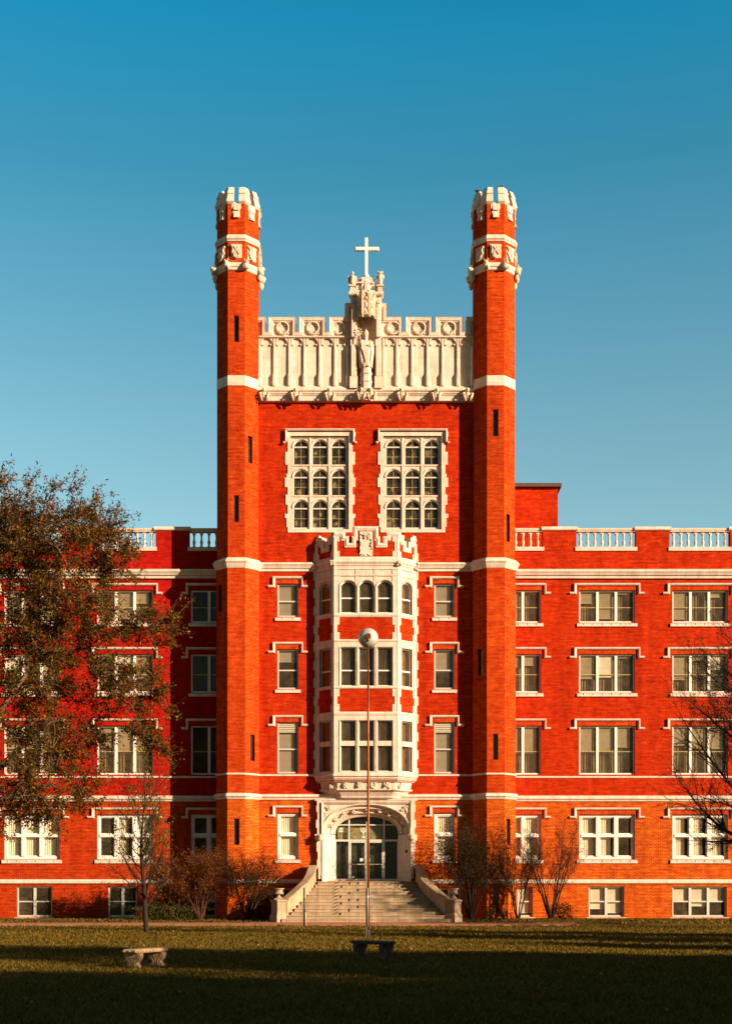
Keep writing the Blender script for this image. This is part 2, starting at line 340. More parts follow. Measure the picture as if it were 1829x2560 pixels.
def empty(name, loc=(0, 0, 0)):
    o = bpy.data.objects.new(name, None); COL.objects.link(o); o.location = loc; o.empty_display_size = 0.3; return o
def tag(o, label, cat, group=None, kind=None):
    o['label'] = label; o['category'] = cat
    if group: o['group'] = group
    if kind: o['kind'] = kind
    return o
def copy_tree(o, parent=None):
    c = o.copy(); COL.objects.link(c); c.parent = parent
    for ch in list(o.children): copy_tree(ch, c)
    return c
def face_frame(c, t):
    """local (u, d, z): u along t, d into the wall"""
    nx, ny = t[1], -t[0]      # outward = right-hand side
    return lambda u, d, z: (c[0] + t[0] * u - nx * d, c[1] + t[1] * u - ny * d, z)
def wall(mb, x0, x1, z0, z1, holes, y=0.0, reveal=0.35, room=1.0, mi=0, mroom=1):
    """wall face with openings, reveals and a dim room behind each opening"""
    xs = sorted({x0, x1, *[h[0] for h in holes], *[h[1] for h in holes]}); zs = sorted({z0, z1, *[h[2] for h in holes], *[h[3] for h in holes]})
    xs = [x for x in xs if x0 - 1e-6 <= x <= x1 + 1e-6]; zs = [z for z in zs if z0 - 1e-6 <= z <= z1 + 1e-6]
    for a, b in zip(xs[:-1], xs[1:]):
        run = None
        for c, d in zip(zs[:-1], zs[1:]):
            xm, zm = (a + b) / 2, (c + d) / 2
            if any(h[0] < xm < h[1] and h[2] < zm < h[3] for h in holes):
                continue
            mb.quad((a, y, c), (b, y, c), (b, y, d), (a, y, d), mi)
    for h in holes:
        a, b, c, d = h[:4]
        c = max(c, z0); d = min(d, z1)
        rv = reveal
        for p, q in (((a, c), (b, c)), ((b, c), (b, d)), ((b, d), (a, d)), ((a, d), (a, c))):
            mb.quad((p[0], y, p[1]), (q[0], y, q[1]), (q[0], y + rv, q[1]), (p[0], y + rv, p[1]), mi)
        g = 0.12
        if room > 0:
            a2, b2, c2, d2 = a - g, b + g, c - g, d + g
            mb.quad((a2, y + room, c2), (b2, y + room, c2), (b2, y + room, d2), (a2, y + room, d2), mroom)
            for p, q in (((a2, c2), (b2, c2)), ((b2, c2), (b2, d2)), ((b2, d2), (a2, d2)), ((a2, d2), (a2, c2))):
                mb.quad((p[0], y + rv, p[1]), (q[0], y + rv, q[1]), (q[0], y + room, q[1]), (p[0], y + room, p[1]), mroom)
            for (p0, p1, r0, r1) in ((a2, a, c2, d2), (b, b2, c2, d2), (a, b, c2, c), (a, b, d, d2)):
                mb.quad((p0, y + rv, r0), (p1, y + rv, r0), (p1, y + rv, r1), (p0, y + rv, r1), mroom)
def arch_pts(x0, x1, zs, zt, n=12, p=2.0):
    """arch head from (x0,zs) over the apex to (x1,zs), superellipse of power p"""
    out = []; cx = (x0 + x1) / 2; rx = (x1 - x0) / 2
    for i in range(n + 1):
        a = math.pi * (1 - i / n); ca, sa = math.cos(a), math.sin(a)
        out.append((cx + rx * math.copysign(abs(ca) ** (2 / p), ca), zs + (zt - zs) * abs(sa) ** (2 / p)))
    return out
def arch_head(mb, x0, x1, zs, za, zt, y0, y1, X0=None, X1=None, n=12, mi=0, p=2.0):
    """stone piece filling between an arch and the rectangle above it"""
    X0 = x0 if X0 is None else X0; X1 = x1 if X1 is None else X1
    arc = arch_pts(x0, x1, zs, za, n, p)
    poly = []
    if X0 < x0: poly.append((X0, zs))
    poly += arc
    if X1 > x1: poly.append((X1, zs))
    h = len(arc) // 2
    # split at the apex so that each half is a simple ngon
    la = ([(X0, zs)] if X0 < x0 else []) + arc[:h + 1] + [(arc[h][0], zt), (X0, zt)]
    ra = arc[h:] + ([(X1, zs)] if X1 > x1 else []) + [(X1, zt), (arc[h][0], zt)]
    mb.prism_xz(la, y0, y1, mi); mb.prism_xz(ra, y0, y1, mi)
rng = random.Random(7)

def relief(mb, x, z, w, h, y, n, seed, depth=0.06, mi=0, r=None):
    q = random.Random(seed)
    for _ in range(n):
        rr = (r or 0.16 * min(w, h)) * q.uniform(0.6, 1.3)
        mb.blob((x + q.uniform(-.5, .5) * (w - rr), y - depth * q.uniform(0, 0.5), z + q.uniform(-.5, .5) * (h - rr)), (rr, depth, rr * q.uniform(0.7, 1.3)), 6, 4, mi, q, 0.15)
def crouch(mb, x, y, z, s, seed, mi=0):
    """small crouching stone figure against a wall, seen from -y; s = height"""
    q = random.Random(seed); e = q.uniform(-0.06, 0.06)
    mb.blob((x, y - 0.16 * s, z + 0.45 * s), (0.23 * s, 0.22 * s, 0.30 * s), 8, 6, mi)                    # trunk
    mb.blob((x + e * s, y - 0.30 * s, z + 0.84 * s), (0.13 * s, 0.14 * s, 0.16 * s), 8, 6, mi)            # head
    mb.blob((x + e * s, y - 0.44 * s, z + 0.82 * s), (0.04 * s, 0.05 * s, 0.05 * s), 6, 4, mi)            # nose
    for k in (-1, 1):
        mb.blob((x + e * s + k * 0.12 * s, y - 0.28 * s, z + 0.88 * s), (0.04 * s, 0.04 * s, 0.08 * s), 5, 4, mi)
        kn = (x + k * (0.30 + q.uniform(-.04, .04)) * s, y - 0.42 * s, z + (0.42 + q.uniform(-.1, .1)) * s)
        mb.tube([(x + k * 0.15 * s, y - 0.15 * s, z + 0.22 * s), kn, (x + k * 0.14 * s, y - 0.36 * s, z + 0.04 * s)], [0.11 * s, 0.10 * s, 0.06 * s], 6, mi)
        mb.tube([(x + k * 0.22 * s, y - 0.2 * s, z + 0.66 * s), (x + k * 0.36 * s, y - 0.32 * s, z + 0.55 * s), (kn[0] - k * 0.05 * s, kn[1] - 0.06 * s, kn[2] + 0.06 * s)], [0.08 * s, 0.075 * s, 0.05 * s], 6, mi)

# ------------------------------------------------------------------ THE BUILDING
B = empty('school_building', (0, 1, 0.3))
B.matrix_world = Matrix.Translation((0, 0, 0))
tag(B, 'red brick collegiate building with twin octagonal towers and cream stone trim', 'building')
YT, YC, YW = 0.0, 1.0, 2.3
ZG = -0.3

# window types -------------------------------------------------------
def hood(parent, x0, x1, zt, zb, y, foot=0.28, th=0.14):
    mb = MB()
    prof = [(0, y - 0.13), (0, y + 0.02), (th, y + 0.02), (th, y - 0.05), (th * 0.75, y - 0.10), (th * 0.4, y - 0.13)]
    path = [(x0 - foot, zb), (x0, zb), (x0, zt), (x1, zt), (x1, zb), (x1 + foot, zb)]
    mb.sweep(path, prof, ELEV)
    return fix_normals(mb.build('hood_mould', 'stone', parent))
def sill(parent, x0, x1, zb, zt, y, name='sill'):
    mb = MB(); e = 0.13
    mb.loft([[(x0 - e, y + 0.14, zb), (x1 + e, y + 0.14, zb), (x1 + e, y + 0.14, zt), (x0 - e, y + 0.14, zt)],
             [(x0 - e, y - 0.09, zb), (x1 + e, y - 0.09, zb), (x1 + e, y - 0.09, zt - 0.06), (x0 - e, y - 0.09, zt - 0.06)]])
    k = max(2, int((x1 - x0) / 0.6)) + (1 if x1 - x0 > 2 else 0)
    for i in range(k):
        xx = x0 + (i + 0.5) * (x1 - x0) / k
        mb.box(xx - 0.018, xx + 0.018, y - 0.115, y - 0.085, zb + 0.10, zt - 0.05)
    return fix_normals(mb.build(name, 'stone', parent))
def hblind(mb, x0, x1, z0, z1, y, mi=0):
    n = max(2, int((z1 - z0) / 0.07)); h = (z1 - z0) / n
    for i in range(n):
        a = z0 + i * h
        mb.quad((x0, y - 0.012, a), (x1, y - 0.012, a), (x1, y + 0.012, a + h), (x0, y + 0.012, a + h), mi)
    mb.box(x0, x1, y - 0.02, y + 0.02, z0 - 0.045, z0 - 0.002, mi)
def vfold(mb, x0, x1, z0, z1, y, step, amp, rnd, mi=0):
    n = max(2, int((x1 - x0) / step))
    pts = [(x0 + (x1 - x0) * i / n, y + (amp if i % 2 else -amp) * rnd.uniform(0.5, 1.3)) for i in range(n + 1)]
    for (xa, ya), (xb, yb) in zip(pts[:-1], pts[1:]):
        mb.quad((xa, ya, z0), (xb, yb, z0), (xb, yb, z1), (xa, ya, z1), mi)
def window(x0, x1, z0, z1, y, n, style, seed, hd=None, sl=None, name='window', dark=False, cover=None, lint='soldier'):
    """hd=(x0,x1,zt,zb) hood mould, sl=(zb) sill bottom; the frame mesh is the window object, panes and blinds its parts"""
    q = random.Random(seed)
    fr = MB(); pn = MB(); bl = MB(); cu = MB(); bar = MB(); wb = MB()
    yf = y + 0.13
    bw = 0.085 if style != 'wood' else 0.15
    mw = 0.16 if style != 'wood' else 0.20
    d = 0.10 if style != 'wood' else 0.2
    fr.box(x0, x0 + bw, yf, yf + d, z0, z1); fr.box(x1 - bw, x1, yf, yf + d, z0, z1)
    fr.box(x0 + bw, x1 - bw, yf + 0.003, yf + d, z1 - bw, z1); fr.box(x0 + bw, x1 - bw, yf + 0.003, yf + d, z0, z0 + bw * 1.2)
    lw = (x1 - x0 - 2 * bw - (n - 1) * mw) / n
    any_b = any_c = False
    for i in range(n):
        a = x0 + bw + i * (lw + mw); b = a + lw
        if i: fr.box(a - mw, a, yf - (0.0 if style != 'wood' else 0.06), yf + d, z0 + bw * 1.2, z1 - bw)
        zb, zt = z0 + bw * 1.2, z1 - bw
        yp = yf + 0.06
        if style == 'wood':
            zm = z0 + (z1 - z0) * 0.53
            fr.box(a, b, yf - 0.05, yf + d, zm - 0.09, zm + 0.09)
            for (p0, p1) in ((zb, zm - 0.09), (zm + 0.09, zt)):      # casement sash
                fr.box(a, a + 0.06, yf + 0.05, yf + 0.12, p0, p1); fr.box(b - 0.06, b, yf + 0.05, yf + 0.12, p0, p1)
                fr.box(a + 0.06, b - 0.06, yf + 0.053, yf + 0.12, p0, p0 + 0.06); fr.box(a + 0.06, b - 0.06, yf + 0.053, yf + 0.12, p1 - 0.06, p1)
            yp = yf + 0.09
        elif style in ('sash', 'single', 'base'):
            zm = zb + (zt - zb) * (0.47 if style != 'base' else 0.5)
            if style == 'sash':
                bar.box(a, b, yf + 0.035, yf + 0.075, zm - 0.022, zm + 0.022)
            else:
                fr.box(a, b, yf + 0.02, yf + 0.08, zm - 0.04, zm + 0.04)
        pn.quad((a - .01, yp, zb - .01), (b + .01, yp, zb - .01), (b + .01, yp, zt + .01), (a - .01, yp, zt + .01))
        if dark and style != 'wood':
            if style != 'base' and q.random() < 0.3: vfold(cu, a - .05, b + .05, zb - .05, zt + .05, yp + 0.24, 0.07, 0.03, q); any_c = True
            continue
        if style == 'wood':
            c = cover[i] if cover else q.choice((1.0, 0.75, 0.85))
            if c > 0: vfold(bl, a - .02, a + lw * c, zb - .05, zt + .05, yp + 0.14, 0.062, 0.018, q); any_b = True
        elif style == 'base':
            c = cover[i] if cover else q.uniform(0.3, 0.95)
            if c > 0: hblind(bl, a - .02, b + .02, zt - (zt - zb) * c, zt, yp + 0.12); any_b = True
        elif style == 'single':
            c = cover[i]
            if c > 0: hblind(bl, a - .02, b + .02, zt - (zt - zb) * c, zt, yp + 0.10); any_b = True
        else:
            c = cover[i] if cover else q.choice((0.08, 0.36, 0.62, 0.85, 0.55))
            if c < 0: hblind(wb, a - .02, b - lw * 0.12, zt + (zt - zb) * c, zt - 0.02, yp + 0.07)
            if c > 0: hblind(bl, a - .02, b - lw * 0.17, zt - (zt - zb) * c, zt - 0.02, yp + 0.10); any_b = True
            vfold(cu, a - .06, b + .06, zb - .05, zt + .05, yp + 0.26, 0.085, 0.03, q); any_c = True
    w = fr.build(name, 'white' if style in ('wood', 'sash') else 'alu', B)
    pn.build('pane', 'glass', w)
    if bar.f: bar.build('meeting_rail', 'lead', w)
    if any_b: bl.build('blind', {'wood': 'blind_white', 'single': 'grey_blind', 'base': 'blind_white'}.get(style, 'blind'), w)
    if any_c: cu.build('curtain', 'curtain', w)
    if wb.f: wb.build('white_blind', 'blind_white', w)
    if hd:
        hood(w, *hd, y)
        sb = MB(); sb.box(x0 - 0.05, x1 + 0.05, y - 0.004, y + 0.12, z1, min(hd[2] - 0.14, z1 + 0.34)); sb.build('lintel', lint, w)
    if sl is not None: sill(w, x0, x1, sl, z0, y)
    return w

# ---------------- wings
def wing(sgn):
    Y = YW
    mx = (lambda p: p) if sgn > 0 else (lambda p: 1829 - p)
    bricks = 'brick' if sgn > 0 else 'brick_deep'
    X = lambda p: XP(mx(p), Y)
    Z = lambda p: ZP(p, Y)
    def span(a, b): a, b = X(a), X(b); return (min(a, b), max(a, b))
    cols = [(1262, 1352, 2, 1222), (1447, 1586.6, 3, 1430), (1680, 1819, 3, 1662)]
    rows = [(1475.5, 1556.8, 1566.8, 1459, 1481, 'sash'), (1635.5, 1732, 1742, 1619, 1641, 'sash'), (1814.6, 1937, None, 1797.6, 1819, 'sash'), (2036.7, 2149, 2159, 2020, 2041, 'wood')]
    holes = []
    for (a, b, n, hx) in cols:
        for r in rows: holes.append((*span(a, b), Z(r[1]), Z(r[0])))
    if sgn > 0: base = [(1292.5, 1331.7, 1), (1471, 1559.6, 2), (1680, 1816, 3)]
    else: base = [(1289, 1339, 1), (1487, 1559, 2), (1699, 1787.3, 2)]
    for a, b, n in base: holes.append((*span(a, b), Z(2293), Z(2217)))
    x_in, x_out = 6.6, 30.0
    xa, xb = (x_in, x_out) if sgn > 0 else (-x_out, -x_in)
    zc = Z(1998)                       # the lower brick starts under the ground floor string course
    zt = Z(1376.5)
    mb = MB()
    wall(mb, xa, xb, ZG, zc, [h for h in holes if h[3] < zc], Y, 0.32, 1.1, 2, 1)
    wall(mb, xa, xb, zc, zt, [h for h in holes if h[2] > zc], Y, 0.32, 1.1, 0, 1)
    # roof behind the parapet and the hidden sides
    mb.quad((xa, Y + 0.4, zt - 1.2), (xb, Y + 0.4, zt - 1.2), (xb, 18, zt - 1.2), (xa, 18, zt - 1.2), 3)
    mb.quad((xa, Y, zt), (xb, Y, zt), (xb, Y + 0.4, zt), (xa, Y + 0.4, zt), 0)
    mb.quad((xa, Y + 0.4, zt - 1.2), (xb, Y + 0.4, zt - 1.2), (xb, Y + 0.4, zt), (xa, Y + 0.4, zt), 0)
    xo = xb if sgn > 0 else xa
    mb.quad((xo, Y, ZG), (xo, 18, ZG), (xo, 18, zt - 1.2), (xo, Y, zt - 1.2), 0)
    mb.quad((xa, 18, ZG), (xb, 18, ZG), (xb, 18, zt - 1.2), (xa, 18, zt - 1.2), 0)
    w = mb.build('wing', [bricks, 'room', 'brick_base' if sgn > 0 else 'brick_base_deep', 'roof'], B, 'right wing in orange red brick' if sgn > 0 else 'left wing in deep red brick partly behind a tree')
    # string courses and cornice
    def band(name, prof):
        m = MB(); m.sweep([(xa, Y), (xb, Y)], prof, PLAN); fix_normals(m.build(name, 'stone', w))
    band('cornice', [(-0.03, Z(1423)), (0.34, Z(1426)), (0.36, Z(1432)), (0.30, Z(1435)), (0.24, Z(1440)), (0.16, Z(1441)), (0.14, Z(1447)), (-0.03, Z(1448))])
    band('string_course', [(-0.03, Z(1940.6)), (0.06, Z(1941)), (0.06, Z(1945)), (-0.03, Z(1946))])
    band('string_course', [(-0.03, Z(1989)), (0.12, Z(1991)), (0.18, Z(1998)), (0.10, Z(2000)), (0.07, Z(2004)), (-0.03, Z(2005))])
    band('water_table', [(-0.03, Z(2198.5)), (0.06, Z(2200)), (0.12, Z(2204)), (0.12, Z(2209)), (-0.03, Z(2210))])
    # balustrade
    zb0, zb1, zr = Z(1376.5), Z(1368), Z(1330)
    ops = [(1204, 1356.5), (1440, 1589), (1673, 1824.5)]
    prev = 1150
    bal = MB()
    for k, (a, b) in enumerate(ops + [(2060, 2060)]):
        p0, p1 = span(prev, a)
        if k > 0:
            m = MB(); m.box(p0, p1, Y, Y + 0.45, zt - 0.004, Z(1326)); pr = m.build('parapet_pier', bricks, w)
            m = MB(); e = 0.09
            m.sweep([(p0 - e, Y + 0.22), (p1 + e, Y + 0.22)], [(0.30, Z(1317.4)), (0.33, Z(1321)), (0.33, Z(1325)), (0.26, Z(1327)), (-0.28, Z(1327)), (-0.28, Z(1317.4))], PLAN); fix_normals(m.build('coping', 'stone', w))
        if b > a:
            q0, q1 = span(a, b)
            m = MB(); m.box(q0 + 0.002, q1 - 0.002, Y + 0.02, Y + 0.40, Z(1329), Z(1320)); m.box(q0, q1, Y - 0.02, Y + 0.42, Z(1325), Z(1321.5))
            rl = m.build('balustrade_rail', 'stone', w)
            m = MB(); m.box(q0 - 0.07, q1 + 0.07, Y - 0.07, Y + 0.42, zb0 - 0.02, zb1); m.build('balustrade_base', 'stone', w)
            nb = 8; hh = zr - zb1; ww = span(1440, 1589); pitch = (ww[1] - ww[0]) / nb
            cnt = nb if k else 6
            for i in range(cnt):
                cx_ = (q0 + (i + 0.62) * (q1 - q0) / (cnt + 0.24)) if k else (q1 - (i + 0.62) * pitch if sgn > 0 else q0 + (i + 0.62) * pitch)
                if not (q0 < cx_ < q1): continue
                m = MB(); c = (cx_, Y + 0.2, zb1)
                m.box(cx_ - .10, cx_ + .10, Y + .10, Y + .30, zb1, zb1 + .08); m.box(cx_ - .10, cx_ + .10, Y + .10, Y + .30, zr - .09, zr + 0.02)
                m.lathe(c, [(.055, .08), (.085, .11), (.06, .14), (.085, .26), (.10, .33), (.08, .42), (.055, .50), (.05, .56), (.075, .58), (.05, .61), (.05, .66), (.07, .74), (.085, hh - .1), (.06, hh - 0.08)], 10)
                m.build('baluster', 'stone', w)
        prev = b
    # windows
    sd = 100 if sgn > 0 else 300
    covers = {(1, 0): [0.36, 0.88, 0.04], (1, 1): [0.62, -0.58, 0.04], (1, 2): [0.5, 0.5, 0.42], (2, 0): [0.9, 0.0, 0.15], (2, 1): [0.65, 0.1, -0.36], (2, 2): [0.38, 0.45, 0.45], (0, 0): [0.95, 0.0], (0, 1): [0.3, 0.25], (0, 2): [0.55, 0.55]}
    wcov = {0: [1, 1], 1: [0.9, 0.82, 0.0], 2: [0.68, 0.7, 0.75]}
    for ci, (a, b, n, hx) in enumerate(cols):
        for ri, r in enumerate(rows):
            x0, x1 = span(a, b)
            h0, h1 = x0 - 0.30, x1 + 0.30
            if ci == 0: (h0, h1) = (x0 - 0.05, h1) if sgn > 0 else (h0, x1 + 0.05)
            cov = covers.get((ci, ri)) if ri < 3 else wcov[ci]
            dk = sgn < 0 and ci == 0
            if sgn < 0 and ri == 3: cov = [[0.0, 0.0], [0.0, 0.6, 1.0], [1.0, 0.9, 0.85]][ci]
            if sgn < 0 and cov: cov = cov[::-1] if ri < 3 else cov
            window(x0, x1, Z(r[1]), Z(r[0]), Y, n, r[5], sd, (h0, h1, Z(r[3]), Z(r[4])), None if r[2] is None else Z(r[2]), dark=dk, cover=cov, lint='brick_deep' if sgn < 0 and ri < 3 else 'soldier'); sd += 1
    bc = {0: [[0.9], [0.75, 0.9], [0.46, 0.65, 0.45]]} if sgn > 0 else {0: [[0.0], [0.0, 0.0], [0.0, 0.0]]}
    for k, (a, b, n) in enumerate(base):
        x0, x1 = span(a, b)
        window(x0, x1, Z(2293), Z(2217), Y, n, 'base', sd, None, Z(2296.5), name='basement_window', dark=sgn < 0, cover=bc[0][k]); sd += 1
    return w
wing(1); wing(-1)

# ---------------- roof-top stair head behind the right wing
mb = MB(); px1 = XP(1394, 9); zt_ = ZP(1219, 9); mb.box(7.5, px1, 9, 14, 20, zt_)
ph = mb.build('roof_stair_head', 'brick', B)
mb = MB(); mb.box(7.4, XP(1402, 9), 8.75, 14.2, zt_ + 0.002, ZP(1210, 9)); mb.build('roof_edge', 'cap', ph)

# ---------------- centre wall
Y = YC
Xc = lambda p: XP(p, YC); Zc = lambda p: ZP(p, YC)
side_rows = [(1459, 1542.5, 1552.7, 1442, 1464, 'single'), (1623, 1723, 1732.6, 1606, 1628, 'single'), (1805.7, 1934, None, 1789, 1811, 'single'), (2032.6, 2149, 2158, 2015, 2037.7, 'wood')]
holes = []
for (a, b) in ((693, 746), (1085, 1136)):
    for r in side_rows: holes.append((Xc(a), Xc(b), Zc(r[1]), Zc(r[0])))
holes += [(Xc(1094), Xc(1150), Zc(2290), Zc(2222)), (Xc(679), Xc(735), Zc(2290), Zc(2222))]
holes += [(Xc(726), Xc(871.6), Zc(1324.5), Zc(1090)), (Xc(957.5), Xc(1103), Zc(1324.5), Zc(1090))]
door_hole = (Xc(800), Xc(1030), Zc(2203), Zc(2004))
mb = MB(); zc = Zc(1995)
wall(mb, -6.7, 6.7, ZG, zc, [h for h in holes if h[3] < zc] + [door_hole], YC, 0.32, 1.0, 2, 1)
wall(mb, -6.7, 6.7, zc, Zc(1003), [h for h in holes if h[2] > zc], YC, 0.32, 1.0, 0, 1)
for sx in (-8.3, 8.3): mb.quad((sx, 2.0, 18), (sx, 16, 18), (sx, 16, Zc(850)), (sx, 2.0, Zc(850)), 0)
mb.quad((-8.3, 16, 18), (8.3, 16, 18), (8.3, 16, Zc(850)), (-8.3, 16, Zc(850)), 0)
mb.quad((-8.3, 1.9, Zc(850)), (8.3, 1.9, Zc(850)), (8.3, 16, Zc(850)), (-8.3, 16, Zc(850)), 3)
cw = mb.build('central_wall', ['brick', 'room', 'brick_base', 'roof'], B)
def cband(name, prof, xa=-6.6, xb=6.6):
    m = MB(); m.sweep([(xa, YC), (xb, YC)], prof, PLAN); fix_normals(m.build(name, 'stone', cw))
for xa, xb in ((-6.6, Xc(786)), (Xc(1043), 6.6)):
    cband('string_course', [(-0.03, Zc(1405.6)), (0.20, Zc(1408)), (0.26, Zc(1413)), (0.20, Zc(1416)), (0.14, Zc(1422)), (0.08, Zc(1423)), (0.08, Zc(1429)), (-0.03, Zc(1430))], xa, xb)
    cband('string_course', [(-0.03, Zc(1936)), (0.06, Zc(1936.5)), (0.06, Zc(1940.5)), (-0.03, Zc(1941.5))], xa, xb)
cband('string_course', [(-0.03, Zc(1985.5)), (0.12, Zc(1987)), (0.18, Zc(1993)), (0.10, Zc(1995.5)), (0.07, Zc(2000)), (-0.03, Zc(2001))])
for xa, xb in ((-6.6, Xc(785)), (Xc(1044), 6.6)):
    cband('water_table', [(-0.03, Zc(2198.5)), (0.06, Zc(2200)), (0.12, Zc(2204)), (0.12, Zc(2209)), (-0.03, Zc(2210))], xa, xb)
for ci, (a, b) in enumerate(((693, 746), (1085, 1136))):
    for ri, r in enumerate(side_rows):
        cov = [[[1.0], [0.28], [1.0], [0.9]], [[1.0], [0.55], [1.0], [0.95]]][ci][ri]
        x0, x1 = Xc(a), Xc(b)
        w = window(x0, x1, Zc(r[1]), Zc(r[0]), YC, 1, r[5], 500 + ci * 10 + ri, (Xc(a - 11), Xc(b + 11), Zc(r[3]), Zc(r[4])), None if r[2] is None else Zc(r[2]), cover=cov)
        if ri == 2:
            m = MB(); zt = Zc(r[0]) - 0.085; zb = Zc(1831)
            for k in range(5):
                h = (zt - zb) / 5
                m.loft([[(x0 + .085, YC + .11, zb + k * h), (x1 - .085, YC + .11, zb + k * h), (x1 - .085, YC + .185, zb + k * h + h * 0.85), (x0 + .085, YC + .185, zb + k * h + h * 0.85)],
                        [(x0 + .085, YC + .13, zb + k * h - .01), (x1 - .085, YC + .13, zb + k * h - .01), (x1 - .085, YC + .2, zb + k * h + h * 0.85), (x0 + .085, YC + .2, zb + k * h + h * 0.85)]])
            fix_normals(m.build('louvre', 'louvre', w))
for a, b in ((1094, 1150), (679, 735)):
    window(Xc(a), Xc(b), Zc(2290), Zc(2222), YC, 2, 'base', 560 + a, None, None, name='basement_window', dark=True)

